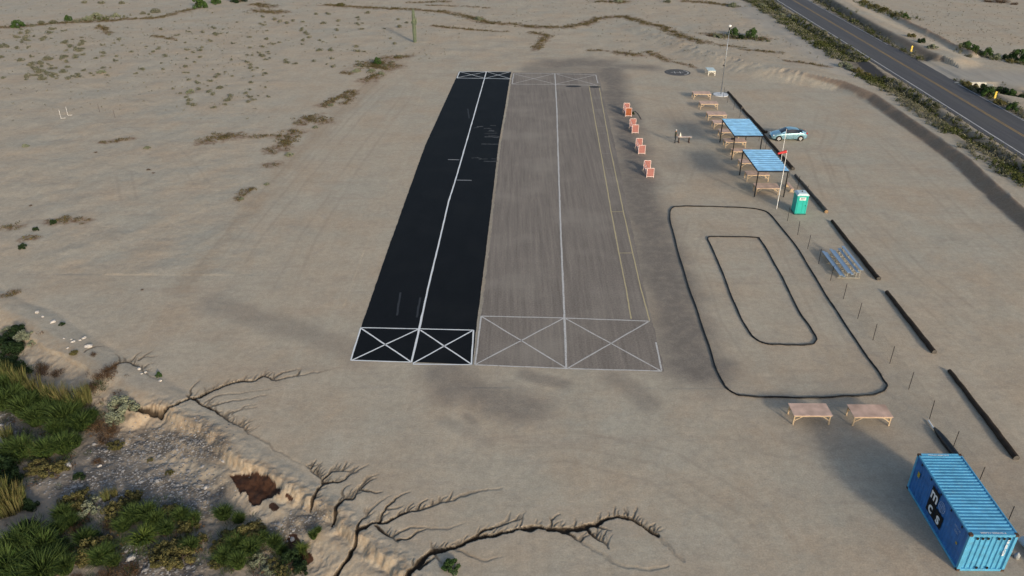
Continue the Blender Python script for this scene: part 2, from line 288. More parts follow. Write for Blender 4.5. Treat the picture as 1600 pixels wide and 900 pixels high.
        ip = inpoly(gx, gy, WETP); pit = ip*.12; Z[wm] -= pit
    # right of the road
    dr, _, _, _ = pdist(X, Y, DITCHR); Z -= .6*sst(1-dr/1.8)
    dr2, _, _, _ = pdist(X, Y, DITCHR2, cut=9); Z -= .7*sst(1-dr2/2.2)*(X > 69.4)
    dc, _, _, _ = pdist(X, Y, CULD, cut=9); Z -= 1.15*sst(1.25-dc/2.6)*(X > 69.4)*(Y < 123.5)
    db, sb, _, _ = pdist(X, Y, BANKR); sb = -db*sb*-1
    Z += np.where(db < 12, np.where(sb > 0, .8*(1-sst((sb-2)/5)), .8*sst(1+sb/1.6)), 0)*(X > 66)
    d2, _, _, _ = pdist(X, Y, RIDGE2); Z += .7*sst(1-d2/1.3)*(1+.4*fbm(X, Y, 1.5, 80, 2))
    # under the flat sheets
    Z = np.where(rw > 0, -.004, Z); Z = Z*(1-road)-.03*road*(X < 80)
    dh = np.hypot(X-HP[0], Y-HP[1]); Z = np.where(dh < 2.6, -.004, Z)
    if not masks: return Z
    nA = fbm(X, Y, 2.5, 90, 5); nB = fbm(X, Y, .8, 95, 4)
    grey = np.zeros(X.shape)
    for pts, r, k in GREY:
        d, _, _, _ = pdist(X, Y, pts, cut=r*3+2); grey = np.maximum(grey, k*sst(1.15-(d+nA*r*.55)/(r*1.7)))
    weed = np.zeros(X.shape)
    for pts, r in WEED:
        d, _, _, _ = pdist(X, Y, pts, cut=r*3+2); weed = np.maximum(weed, sst(1.2-(d+(nA+nB)*r)/(r*1.1)))
    cob = np.zeros(X.shape)
    for pts, r in COBBLE:
        d, _, _, _ = pdist(X, Y, pts, cut=r*3+2); cob = np.maximum(cob, sst(1.2-(d+nA*r*.8)/(r*1.2)))
    wet = np.zeros(X.shape); near = (Y < 60) & (X < 0)
    x = X[near]; y = Y[near]; w_ = inpoly(x+.16*fbm(x, y, .5, 101, 3), y+.16*fbm(x, y, .5, 105, 3), WETP).astype(float)
    for pts, r in WETS:
        d, _, _, _ = pdist(x, y, pts); w_ = np.maximum(w_, (d+nB[near]*r < r)*1.0)
    wet[near] = w_
    dr_, _, _, _ = pdist(X, Y, DIRTROAD, cut=30); droad = sst(1.15-(dr_+nA*1.0)/6.5)*(X > 68.5)
    dp, _, _, _ = pdist(X, Y, GP([(1150, 5), (1200, 40), (1260, 78), (1320, 118)]), cut=12); droad = np.maximum(droad, .75*sst(1.15-(dp+nA*.6)/3.4))
    dp, _, _, _ = pdist(X, Y, GRADED, cut=8); weed = np.maximum(weed, .16*sst(1.2-(dp+nA*1.5)/1.3)); tan = np.maximum(tan, .3*sst(1.2-(dp+nA*1.5)/1.8))
    d, s, h, t = pdist(X, Y, BERM, BERM_H)
    bank = (s > 0)*sst(1.0-(d-1.3+nB*.25)/.5)*(t < 205)*sst(d/.15)*(1-sst((t-182)/10))
    db2 = db; bank = np.maximum(bank, sst(1-np.abs(sb+.9)/1.3)*(X > 66)); bank = np.maximum(bank, sst(1-d2/1.1))
    dd, _, _, _ = pdist(X, Y, RD(-4.0)); ditch = sst(1.2-(dd+nA*1.2)/3.4)
    for pp in (DITCHR, DITCHR2, CULD):
        d3, _, _, _ = pdist(X, Y, pp, cut=12); ditch = np.maximum(ditch, sst(1.2-(d3+nA)/2.6)*(X > 69.3))
    shade_mask = np.zeros(X.shape); shade_mask[wm] = leaf.get('crk_shade', 0); washv = np.zeros(X.shape); washv[...] = sst((emb_dep-3.2+nA*1.2)/1.0)*(Y < 70)
    ap = inpoly(X, Y, GP([(1333, 97), (1352, 96), (1368, 107), (1392, 125), (1362, 122), (1345, 108)])).astype(float)
    trk = np.zeros(X.shape); tx = X+.5*fbm(X, Y, 9, 141, 2); ty = Y+.5*fbm(X, Y, 9, 147, 2)
    for i_, p in enumerate(TRACKS):
        d, _, _, tt_ = pdist(tx, ty, p, cut=4); tl_ = sum(math.dist(p[k_], p[k_+1]) for k_ in range(len(p)-1)); wide = 1+.006*np.clip(Y-40, 0, 200); q_ = sst(1.25-np.abs(d-.75*(i_ not in (0, 1, 2, 3)))/(.16*wide)); trk = np.maximum(trk, q_*sst(tt_/4)*sst((tl_-tt_)/4)*(.45+.55*sst(.5+vn(X, Y, 4, 151+i_)*2)))
    return Z, dict(track=trk*(1-road), grey=grey, weed=weed, tan=tan, cob=cob, wet=wet, droad=droad, bank=bank, ditch=ditch, wash=washv, apron=ap, gully_shade=shade_mask)
# feathery side rills grown from the main gullies, on the field side
CHALL = list(CH)
rr_ = random.Random(5)
for pts, w, dep in CH:
    if dep < .3: continue
    for i in range(1, len(pts)-1):
        for rep in range(7):
            (ax, ay), (bx, by) = pts[i], pts[i+1]; t = rr_.random(); px = ax+(bx-ax)*t; py = ay+(by-ay)*t
            if rr_.random() < .45: continue
            ln = rr_.uniform(.2, .9); a = R(rr_.uniform(38, 88)); q = [(px, py)]
            for k in range(3): a += R(rr_.uniform(-16, 16)); px += math.cos(a)*ln/3; py += math.sin(a)*ln/3; q.append((px, py))
            CHALL.append((q, rr_.uniform(.07, .12), rr_.uniform(.10, .22)))
def H(x, y): return float(terrain(np.array([x]), np.array([y]))[0])
# ------------------------------------------------------------------ ground mesh (one sheet)
rows = []
v = 985.0
while v > -26: rows.append(G(800, v)[1]); v -= 1.3
rows = [-400, -150, -60, -20, 0, 10, 17, 21]+rows+[rows[-1]*k for k in (1.03, 1.08, 1.15, 1.3, 1.6, 2.2, 3.5, 6, 12, 30, 60)]
rows = np.array(sorted(rows))
us = np.linspace(-.6, .6, 1500); ext = np.array([.63, .68, .76, .9, 1.2, 1.8, 3, 6, 15, 40]); us = np.concatenate([-ext[::-1], us, ext])
UU, YY = np.meshgrid(us, rows); XX = UU*np.maximum(YY+18, 30)
ZZ, MK = terrain(XX, YY, True)
ny, nx = XX.shape
me = bpy.data.meshes.new('ground'); me.vertices.add(nx*ny)
me.vertices.foreach_set('co', np.stack([XX, YY, ZZ], -1).astype(np.float32).ravel())
ii = (np.arange(ny-1)[:, None]*nx+np.arange(nx-1)[None, :]).ravel()
quads = np.stack([ii, ii+1, ii+nx+1, ii+nx], 1).astype(np.int32); nq = len(quads)
me.loops.add(nq*4); me.loops.foreach_set('vertex_index', quads.ravel()); me.polygons.add(nq)
me.polygons.foreach_set('loop_start', np.arange(nq, dtype=np.int32)*4)
me.polygons.foreach_set('use_smooth', np.ones(nq, bool)); me.update(calc_edges=True)
for nm, ks in (('soil_a', ('grey', 'weed', 'tan', 'cob')), ('soil_b', ('wet', 'droad', 'bank', 'ditch')), ('soil_shade_c', ('wash', 'apron', 'gully_shade', 'track'))):
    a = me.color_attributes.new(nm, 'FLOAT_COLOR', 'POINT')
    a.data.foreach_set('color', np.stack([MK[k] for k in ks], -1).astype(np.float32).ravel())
ground = bpy.data.objects.new('ground', me); COL.objects.link(ground); tag(ground, kind='structure')
def ground_mat():
    m = bpy.data.materials.new('desert_ground'); m.use_nodes = True; nt = m.node_tree; b = nt.nodes['Principled BSDF']; L = nt.links.new; N = nt.nodes.new
    b.inputs['Specular IOR Level'].default_value = .15
    geo = N('ShaderNodeNewGeometry')
    def noise(sc_, det=6, rough=.55, vec=None, dist=0):
        n = N('ShaderNodeTexNoise'); n.inputs['Scale'].default_value = sc_; n.inputs['Detail'].default_value = det; n.inputs['Roughness'].default_value = rough; n.inputs['Distortion'].default_value = dist
        L(vec or geo.outputs['Position'], n.inputs['Vector']); return n.outputs[0]
    def rng(x, a, b_, c=0, d=1):
        n = N('ShaderNodeMapRange'); n.inputs[1].default_value = a; n.inputs[2].default_value = b_; n.inputs[3].default_value = c; n.inputs[4].default_value = d; L(x, n.inputs[0]); return n.outputs[0]
    def mix(f, c1, c2, mode='MIX'):
        n = N('ShaderNodeMix'); n.data_type = 'RGBA'; n.blend_type = mode
        if hasattr(f, 'links') or hasattr(f, 'is_linked'): L(f, n.inputs[0])
        else: n.inputs[0].default_value = f
        for s, c in ((6, c1), (7, c2)):
            if isinstance(c, tuple): n.inputs[s].default_value = (*c, 1)
            else: L(c, n.inputs[s])
        return n.outputs[2]
    def math_(op, a, b_):
        n = N('ShaderNodeMath'); n.operation = op
        for i, x in enumerate((a, b_)):
            if isinstance(x, (int, float)): n.inputs[i].default_value = x
            else: L(x, n.inputs[i])
        n.use_clamp = False; return n.outputs[0]
    def chan(nm):
        a = N('ShaderNodeAttribute'); a.attribute_name = nm; s = N('ShaderNodeSeparateColor'); L(a.outputs['Color'], s.inputs[0]); return s.outputs[0], s.outputs[1], s.outputs[2], a.outputs['Alpha']
    grey, weed, tan, cob = chan('soil_a'); wet, droad, bank, ditch = chan('soil_b'); wash, apron, gully_shade, track = chan('soil_shade_c')
    # stretched coordinates: grader and tyre marks run along the field
    mp = N('ShaderNodeMapping'); mp.inputs['Scale'].default_value = (1, .12, 1); mp.inputs['Rotation'].default_value = (0, 0, R(14)); L(geo.outputs['Position'], mp.inputs[0])
    base = mix(rng(noise(.035, 5), .38, .62), (.438, .374, .284), (.408, .368, .292))
    base = mix(rng(noise(.16, 6, .6), .42, .66, 0, .75), base, (.44, .345, .245))
    base = mix(rng(noise(.5, 6, .6, dist=1.5), .52, .72, 0, .45), base, (.345, .305, .25))
    base = mix(rng(noise(.9, 8, .65, mp.outputs[0]), .5, .75, 0, .35), base, (.49, .445, .35))
    mp2 = N('ShaderNodeMapping'); mp2.inputs['Scale'].default_value = (.10, 1, 1); mp2.inputs['Rotation'].default_value = (0, 0, R(20)); L(geo.outputs['Position'], mp2.inputs[0])
    base = mix(rng(noise(.8, 8, .7, mp2.outputs[0], .6), .52, .70, 0, .45), base, (.355, .29, .225))
    # finer mottling
    base = mix(1, base, rng(noise(.35, 9, .72), .3, .7, .91, 1.08), 'MULTIPLY')
    base = mix(1, base, rng(noise(2.2, 8, .7), .25, .75, .84, 1.14), 'MULTIPLY')
    base = mix(1, base, rng(noise(9, 6, .8), .3, .7, .78, 1.2), 'MULTIPLY')
    vo = N('ShaderNodeTexVoronoi'); vo.inputs['Scale'].default_value = 5.5; L(geo.outputs['Position'], vo.inputs['Vector'])
    pebble = math_('MULTIPLY', rng(vo.outputs['Distance'], .10, .03), rng(noise(1.3, 3), .5, .6))
    base = mix(math_('MULTIPLY', pebble, .75), base, (.16, .13, .10))
    vo2 = N('ShaderNodeTexVoronoi'); vo2.inputs['Scale'].default_value = 2.6; L(geo.outputs['Position'], vo2.inputs['Vector'])
    base = mix(math_('MULTIPLY', rng(vo2.outputs['Distance'], .055, .02), rng(noise(.7, 3), .52, .6)), base, (.62, .58, .5))
    base = mix(math_('MULTIPLY', track, .24), base, (.27, .225, .175))
    # crushed dark gravel
    gcol = mix(rng(noise(9, 6, .8), .35, .65), (.145, .125, .106), (.27, .238, .20))
    gcol = mix(rng(noise(.6, 5), .4, .7, 0, .5), gcol, (.16, .138, .118))
    gm = math_('MULTIPLY', grey, rng(noise(1.2, 8, .7), .25, .55, .65, 1)); col = mix(gm, base, gcol)
    # cut banks
    col = mix(math_('MULTIPLY', tan, rng(noise(3, 6, .7), .35, .6, .15, .9)), col, mix(rng(noise(2.5, 6), .35, .65), (.32, .21, .12), (.35, .27, .185)))
    # wash floor: sand, then cobbles
    col = mix(math_('MULTIPLY', wash, .75), col, mix(rng(noise(.5, 6, .65), .4, .62), (.215, .18, .145), (.165, .148, .13)))
    vc = N('ShaderNodeTexVoronoi'); vc.inputs['Scale'].default_value = 7; L(geo.outputs['Position'], vc.inputs['Vector'])
    ccol = mix(rng(vc.outputs['Distance'], .1, .5), mix(rng(vc.outputs['Color'], 0, 1), (.105, .1, .095), (.25, .235, .215)), (.11, .095, .08))
    col = mix(math_('MULTIPLY', cob, rng(noise(1.6, 6), .35, .55, .2, .95)), col, ccol)
    # road cut banks, ditch litter, dirt road
    col = mix(math_('MULTIPLY', bank, rng(noise(1.5, 7, .7), .25, .5, .7, 1)), col, mix(rng(noise(6, 6, .8), .3, .7), (.19, .135, .095), (.33, .245, .175)))
    col = mix(math_('MULTIPLY', ditch, .85), col, mix(rng(noise(1.1, 7, .7), .35, .65), (.07, .062, .048), (.19, .16, .12)))
    col = mix(math_('MULTIPLY', droad, .9), col, mix(rng(noise(.4, 7, .65, mp.outputs[0]), .35, .65), (.29, .27, .235), (.40, .37, .32)))
    col = mix(apron, col, (.045, .045, .048))
    col = mix(math_('MULTIPLY', weed, rng(noise(1.8, 7, .75), .38, .58, .05, .85)), col, mix(rng(noise(5, 6), .35, .65), (.13, .066, .033), (.22, .125, .065)))
    col = mix(math_('MULTIPLY', gully_shade, .97), col, (.036, .025, .016))  # gully shade painted into the ground colour as a near-black brown
    col = mix(wet, col, mix(rng(noise(3, 5), .35, .65), (.040, .018, .010), (.075, .036, .020)))
    L(col, b.inputs['Base Color']); L(rng(wet, 0, 1, .95, .6), b.inputs['Roughness'])
    hgt = math_('ADD', math_('MULTIPLY', noise(1.6, 8, .7), .5), math_('MULTIPLY', noise(9, 5, .75), .22))
    hgt = math_('ADD', hgt, math_('MULTIPLY', rng(vc.outputs['Distance'], 0, .6, 1, 0), math_('MULTIPLY', cob, .6)))
    bp = N('ShaderNodeBump'); bp.inputs['Distance'].default_value = .09; bp.inputs['Strength'].default_value = .55; L(hgt, bp.inputs['Height']); L(bp.outputs[0], b.inputs['Normal'])
    return m
me.materials.append(ground_mat())
# ------------------------------------------------------------------ flat sheets: runways, road
def asph(name, c1, c2, rough, streak, bumpd=.01, spec=.5, patch=None):
    m = bpy.data.materials.new(name); m.use_nodes = True; nt = m.node_tree; b = nt.nodes['Principled BSDF']; L = nt.links.new; N = nt.nodes.new
    g = N('ShaderNodeNewGeometry'); mp = N('ShaderNodeMapping'); mp.inputs['Scale'].default_value = streak; L(g.outputs['Position'], mp.inputs[0])
    a = N('ShaderNodeTexNoise'); a.inputs['Scale'].default_value = 1; a.inputs['Detail'].default_value = 9; a.inputs['Roughness'].default_value = .7; L(mp.outputs[0], a.inputs[0])
    r = N('ShaderNodeMapRange'); r.inputs[1].default_value = .3; r.inputs[2].default_value = .7; L(a.outputs[0], r.inputs[0])
    x = N('ShaderNodeMix'); x.data_type = 'RGBA'; x.inputs[6].default_value = (*c1, 1); x.inputs[7].default_value = (*c2, 1); L(r.outputs[0], x.inputs[0])
    f = N('ShaderNodeTexNoise'); f.inputs['Scale'].default_value = 7; f.inputs['Detail'].default_value = 6; f.inputs['Roughness'].default_value = .8; L(g.outputs['Position'], f.inputs[0])
    r2 = N('ShaderNodeMapRange'); r2.inputs[1].default_value = .3; r2.inputs[2].default_value = .7; r2.inputs[3].default_value = .62; r2.inputs[4].default_value = 1.38; L(f.outputs[0], r2.inputs[0])
    y = N('ShaderNodeMix'); y.data_type = 'RGBA'; y.blend_type = 'MULTIPLY'; y.inputs[0].default_value = 1; L(x.outputs[2], y.inputs[6]); L(r2.outputs[0], y.inputs[7])
    out = y.outputs[2]
    if patch:
        p = N('ShaderNodeTexNoise'); p.inputs['Scale'].default_value = patch[1]; p.inputs['Detail'].default_value = 6; L(g.outputs['Position'], p.inputs[0])
        r3 = N('ShaderNodeMapRange'); r3.inputs[1].default_value = .5; r3.inputs[2].default_value = .68; r3.inputs[4].default_value = patch[2]; L(p.outputs[0], r3.inputs[0])
        z = N('ShaderNodeMix'); z.data_type = 'RGBA'; L(r3.outputs[0], z.inputs[0]); L(out, z.inputs[6]); z.inputs[7].default_value = (*patch[0], 1); out = z.outputs[2]
    L(out, b.inputs['Base Color']); b.inputs['Roughness'].default_value = rough; b.inputs['Specular IOR Level'].default_value = spec
    bp = N('ShaderNodeBump'); bp.inputs['Distance'].default_value = bumpd; L(f.outputs[0], bp.inputs['Height']); L(bp.outputs[0], b.inputs['Normal'])
    return m
def interp(pts, y):
    ys = [p[1] for p in pts]; xs = [p[0] for p in pts]
    o = np.argsort(ys); return float(np.interp(y, np.array(ys)[o], np.array(xs)[o]))
def strip(name, Lp, Rp, y0, y1, z, m, jit=0, n=300, y0r=None, cols=8):
    """sheet between two edge lines"""
    b = MB(); vs = []; fs = []; r = random.Random(len(name)+int(abs(y0)))
    lj = rj = 0
    for i in range(n+1):
        y = y0+(y1-y0)*i/n; lj = .5*lj+r.uniform(-jit, jit); rj = .5*rj+r.uniform(-jit, jit)
        xl = interp(Lp, y)+lj; xr = interp(Rp, y)+rj
        for k in range(cols+1):
            e = (r.uniform(-jit, jit)*1.0 if i in (0, n) else 0); vs.append((xl+(xr-xl)*k/cols, y+e+(y0r or 0)*(k/cols)*(1-i/n), z))
    for i in range(n):
        for k in range(cols): a = i*(cols+1)+k; fs.append((a, a+1, a+cols+2, a+cols+1))
    return b.add(vs, fs).build(name, m)
def line(b, pts, w, z, jit=0, mi=0, sub=0):
    r = random.Random(3); P = [Vector((p[0], p[1])) for p in pts]
    if sub:
        Q = []
        for i in range(len(P)-1):
            n = max(1, int((P[i+1]-P[i]).length/sub))
            Q += [P[i].lerp(P[i+1], k/n) for k in range(n)]
        P = Q+[P[-1]]
    vs = []
    for i, p in enumerate(P):
        t = (P[min(i+1, len(P)-1)]-P[max(i-1, 0)]).normalized(); nn = Vector((-t.y, t.x)); j = r.uniform(-jit, jit); ww = w/2*(1+r.uniform(-1, 1)*(.15 if jit else 0))
        vs += [(p.x+nn.x*(ww+j), p.y+nn.y*(ww+j), z), (p.x-nn.x*(ww-j), p.y-nn.y*(ww-j), z)]
    b.add(vs, [(2*i, 2*i+1, 2*i+3, 2*i+2) for i in range(len(P)-1)], mi)
M_black = asph('sealed_black_surface', (.0045, .0055, .007), (.0075, .0085, .0105), .75, (.8, .25, 1), .004, .12, ((.011, .012, .013), .25, .5))
M_gravel = asph('worn_grey_brown_surface', (.165, .142, .122), (.275, .238, .20), .9, (3.2, .10, 1), .02, .2, ((.31, .275, .23), .16, .55))
M_road = asph('road_asphalt', (.066, .064, .068), (.108, .104, .104), .8, (1.2, .05, 1), .01, .3, ((.10, .095, .085), .12, .4))
def paint(name, c, wear, under, sc_=7):
    m = bpy.data.materials.new(name); m.use_nodes = True; nt = m.node_tree; b = nt.nodes['Principled BSDF']; L = nt.links.new; N = nt.nodes.new
    g = N('ShaderNodeNewGeometry'); a = N('ShaderNodeTexNoise'); a.inputs['Scale'].default_value = sc_; a.inputs['Detail'].default_value = 8; a.inputs['Roughness'].default_value = .75; L(g.outputs['Position'], a.inputs[0])
    r = N('ShaderNodeMapRange'); r.inputs[1].default_value = .62-wear*.35; r.inputs[2].default_value = .78-wear*.2; L(a.outputs[0], r.inputs[0])
    x = N('ShaderNodeMix'); x.data_type = 'RGBA'; x.inputs[6].default_value = (*c, 1); x.inputs[7].default_value = (*under, 1); L(r.outputs[0], x.inputs[0]); L(x.outputs[2], b.inputs['Base Color']); b.inputs['Roughness'].default_value = .8
    return m
P_white = paint('fresh_white_paint', (.72, .74, .74), .1, (.1, .1, .11)); P_worn = paint('worn_white_paint', (.58, .56, .53), .36, (.18, .155, .135)); P_faint = paint('faint_white_paint', (.33, .30, .27), .6, (.18, .155, .135))
P_yel = paint('worn_yellow_paint', (.52, .43, .24), .3, (.18, .155, .135)); P_ry = paint('road_yellow_paint', (.42, .26, .07), .45, (.07, .065, .06), 4); P_rw = paint('road_white_paint', (.55, .54, .52), .3, (.08, .08, .08), 4)
P_scuff = paint('chalky_scuff', (.085, .085, .085), .75, (.010, .011, .012), 3)
Z1, Z2 = .008, .012
B1L = GP([(717, 112), (664, 228), (605, 393), (564, 512), (547, 563)])
B1R = GP([(799, 112), (797, 120), (789, 170), (779, 225), (771.5, 290), (762, 370), (752, 450), (744.5, 510), (738.5, 570)])
B1C = GP([(760, 112), (745, 165), (728, 225), (711.5, 282), (701, 315), (687, 375), (670, 445), (655, 514), (643, 566)])
B2R = GP([(934, 116), (945, 165), (961, 235), (976, 310), (991, 385), (1004, 450), (1017, 503), (1035, 580)])
B2C = GP([(867, 115), (870, 170), (873, 270), (876.5, 370), (880, 450), (882, 497), (885, 577)])
r2 = strip('runway', [(x+.28, y) for x, y in B1R]+[(.3, 130), (-2.6, 44)], [(x+.12, y) for x, y in B2R], 46.75, 128.7, Z1-.003, M_gravel, .05, 420, -.75)
tag(r2, 'worn grey-brown runway with white centre line and faded yellow lane lines', kind='structure')
r1 = strip('runway', B1L, B1R, 47.25, 129.25, Z1, M_black, .018, 420, -.5)
tag(r1, 'freshly sealed black runway with white centre line and crossed end boxes', kind='structure')
m = MB(); S = .8
line(m, B1C, .15, Z2+.003, .012, 0, S)
def px(*p): return GP(p)
for q in [((564, 512), (655, 514), (740, 516)), ((548, 563), (643, 566)), ((645, 569), (737, 570)), ((564, 512), (548, 563)), ((740, 516), (736.5, 570))]: line(m, px(*q), .115, Z2, .01, 0, S)
for q in [((564, 513), (641, 565)), ((653, 515), (550, 563)), ((657, 516), (736, 569)), ((738, 517), (645, 568))]: line(m, px(*q), .12, Z2+.006, .01, 0, S)
for q in [((714, 122), (757, 122.5), (799, 123.5)), ((718, 112), (761, 112), (798, 112.5)), ((714, 122), (718, 112))]: line(m, px(*q), .16, Z2, .01, 0, S)
for q in [((714, 121.5), (760, 112.3)), ((719, 112.3), (756, 122)), ((758, 122.5), (795, 113)), ((762, 112.5), (797, 123))]: line(m, px(*q), .11, Z2+.006, .01, 0, S)
for q in [((700, 249.5), (718, 250)), ((712, 281.5), (737, 282))]: line(m, px(*q), .14, Z2+.009, .02, 1, S)
for (x, y, l) in [(745, 198, 10), (756, 201, 12), (762, 206, 14), (757, 209, 20), (763, 212, 18), (757, 214, 22), (764, 204, 8), (737, 247, 18), (748, 249, 14), (756, 252, 22), (752, 225, 26), (740, 200, 8), (766, 196, 9), (768, 248, 7)]:
    line(m, px((x, y), (x+l*.5, y+rnd.uniform(-.6, .9)), (x+l, y+rnd.uniform(-1, 2.5))), rnd.uniform(.12, .4), Z2+.002, .03, 2, .4)
for q in [((626, 457), (623, 475), (620, 493)), ((657, 465), (654, 480), (651, 496)), ((731, 170), (733, 185))]: line(m, px(*q), .16, Z2-.002, .02, 3, .5)
lm = m.build('painted_lines', [P_white, paint('dull_white_paint', (.36, .37, .38), .3, (.03, .03, .03)), P_scuff, paint('grey_skid', (.022, .025, .03), .3, (.009, .01, .012), 3)], r1)
m = MB(); line(m, B2C, .16, Z2+.003, .015, 0, S)
for q in [((803, 114.5), (867, 115), (931, 117)), ((800, 131.5), (868, 132), (934, 133.5)), ((803, 115), (800, 131)), ((931, 117), (934, 130))]: line(m, px(*q), .13, Z2, .02, 1, S)
for q in [((752, 494), (882, 497)), ((882, 497), (1015, 502)), ((742, 570), (885, 576)), ((885, 576), (1034, 580)), ((752, 494), (742, 570)), ((1025, 535), (1034, 579))]: line(m, px(*q), .12, Z2, .015, 1, S)
for q in [((753, 495), (884, 575)), ((880, 498), (744, 569)), ((884, 498), (1031, 579)), ((1013, 503), (888, 575)), ((805, 116), (865, 131)), ((801, 131), (865, 115.5)), ((870, 116), (932, 133)), ((869, 131.5), (930, 117.3))]: line(m, px(*q), .11, Z2+.006, .015, 1, S)
YL = [(920.5, 134), (930, 190), (943, 262), (955, 331), (967, 395), (978, 450), (986, 498)]; YR = [(936, 134), (940.5, 160), (953, 230), (965, 287), (974, 331), (988.5, 395), (1001, 450), (1015, 501)]
line(m, px(*YL), .11, Z2, .015, 2, S); line(m, px(*YR), .11, Z2, .015, 2, S)
for yy in (153.6, 171, 181.6, 197.5, 208.5, 228.4, 240, 263, 277, 331, 395.5):
    line(m, px((interp(YL, yy), yy), (interp(YR, yy), yy)), .09, Z2+.006, .01, 2 if yy > 300 else 3, S)
for c, w in (((896, 135), 1.2), ((929.5, 136), .9)):
    x, y = G(*c); m.add([(x+w*math.cos(a), y+.5*math.sin(a), Z2+.009) for a in np.linspace(0, 2*math.pi, 20)[:-1]], [tuple(range(19))], 4)
m.build('painted_lines', [P_worn, P_worn, P_yel, P_faint, mat('dark_patch_tar', (.035, .036, .038))], r2)
tag(strip('road', RD(-.75), RD(7.6), -60, 330, Z1, M_road, .09, 700), 'two-lane asphalt road running past the right of the field', kind='structure')
road = [o for o in bpy.data.objects if o.name == 'road'][0]
m = MB(); line(m, RD(0), .15, Z2, .01, 0, 2); line(m, RD(3.72), .12, Z2, .01, 1, 2); line(m, RD(4.0), .12, Z2, .01, 1, 2)
line(m, [p for p in RD(7.25) if p[1] > 141], .1, Z2, .01, 0, 2); line(m, [(69.05, 123), (68.9, 105), (68.2, 60)], .1, Z2, .01, 0, 2)
m.build('painted_lines', [P_rw, P_ry], road)
# helipad
M_pad = asph('helipad_surface', (.055, .055, .056), (.10, .098, .095), .9, (2, 2, 1))
m = MB(); m.add([(HP[0]+2.1*math.cos(a), HP[1]+2.1*math.sin(a), Z1) for a in np.linspace(0, 2*math.pi, 49)[:-1]], [tuple(range(48))])
hp = m.build('helipad', M_pad); tag(hp, 'round dark landing pad with a faded ring and letter H', kind='structure')
m = MB(); arc = lambda a0, a1: [(HP[0]+1.72*math.cos(R(a)), HP[1]+1.72*math.sin(R(a))) for a in range(a0, a1, 6)]
line(m, arc(-62, 48), .14, Z2, .01, 0); line(m, arc(60, 300), .07, Z2, .01, 1)
for q in [((-.45, -.55), (-.45, .55)), ((.45, -.55), (.45, .55)), ((-.36, 0), (.36, 0)), ((-1.1, 0), (-.65, 0)), ((.65, .1), (1.0, .1))]: line(m, [(HP[0]+a, HP[1]+b) for a, b in q], .12, Z2, 0, 0)
m.build('painted_letter', [P_worn, paint('ghost_paint', (.16, .155, .15), .6, (.09, .09, .09))], hp)
# ------------------------------------------------------------------ shipping container
CX, CY, CA = 22.924, 28.461, 1.56330
def dots(mb, w): pass
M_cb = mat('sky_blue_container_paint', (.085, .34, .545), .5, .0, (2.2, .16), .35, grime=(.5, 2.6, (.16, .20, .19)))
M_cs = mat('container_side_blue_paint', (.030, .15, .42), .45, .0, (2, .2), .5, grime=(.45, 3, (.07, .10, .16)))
M_dark = mat('dark_steel', (.018, .016, .015), .6, .3); M_white = mat('white_lettering', (.75, .76, .78), .6)
M_rust = mat('rusty_steel', (.075, .045, .03), .85)
L_, W_, H_ = 6.06, 2.44, 2.59
ct = empty('shipping_container', (CX, CY, 0), CA, 'light blue corrugated steel shipping container at the bottom right corner', 'shipping container')
# local frame: +x away from viewer (length), -y to the right (width)
def corr(axis_len, pitch, depth):
    out = []; n = int(axis_len/pitch); p = axis_len/n
    for i in range(n):
        o = i*p; out += [(o, 0), (o+p*.30, 0), (o+p*.45, -depth), (o+p*.82, -depth), (o+p*.97, 0)]
    return out+[(axis_len, 0)]
def sheetc(prof, fn, a, b):
    vs = []; [vs.extend([fn(t, o, a), fn(t, o, b)]) for t, o in prof]; return vs, [(2*i, 2*i+1, 2*i+3, 2*i+2) for i in range(len(prof)-1)]
m = MB(); pr = corr(L_-.5, .225, .03)
m.add(*sheetc(pr, lambda t, o, w: (.25+t, -w, H_-.03+o), .06, W_-.06))
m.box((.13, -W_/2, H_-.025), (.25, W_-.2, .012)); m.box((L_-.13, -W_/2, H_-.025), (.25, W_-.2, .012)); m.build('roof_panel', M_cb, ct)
m = MB(); pr = corr(L_-.3, .28, .036)
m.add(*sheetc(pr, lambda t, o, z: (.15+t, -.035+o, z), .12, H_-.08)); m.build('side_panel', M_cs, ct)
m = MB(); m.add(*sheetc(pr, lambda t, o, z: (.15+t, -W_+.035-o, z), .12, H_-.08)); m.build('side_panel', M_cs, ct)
m = MB(); pr = corr(W_-.3, .265, .055)
m.add(*sheetc(pr, lambda t, o, z: (.04-o, -.15-t, z), .15, H_-.13)); m.build('end_panel', M_cb, ct)
d = MB(); d.box((L_-.03, -W_/4-.02, H_/2), (.05, W_/2-.12, H_-.25)); d.build('door', M_cs, ct); d = MB(); d.box((L_-.03, -W_*3/4+.02, H_/2), (.05, W_/2-.12, H_-.25)); dd_ = d.build('door', M_cs, ct)
h = MB(); [h.path([(L_+.03, y, .2), (L_+.03, y, H_-.2)], .018, 6) for y in (-1.5, -2.0)]; h.build('lock_rod', M_dark, dd_)
m = MB()
for y in (-.04, -W_+.04):
    m.box((L_/2, y, H_-.055), (L_-.3, .08, .10)); m.box((L_/2, y, .08), (L_-.3, .08, .14))
for x in (.05, L_-.05): m.box((x, -W_/2, H_-.07), (.09, W_-.3, .13)); m.box((x, -W_/2, .08), (.09, W_-.3, .14))
for x in (.08, L_-.08):
    for y in (-.08, -W_+.08): m.box((x, y, H_/2), (.15, .15, H_-.26))
m.build('frame', M_cb, ct, bevel=.008)
for x in (.09, L_-.09):
    for y in (-.085, -W_+.085):
        for z in (.066, H_-.066): MB().box((x, y, z), (.185, .17, .125)).build('corner_casting', M_rust, ct)
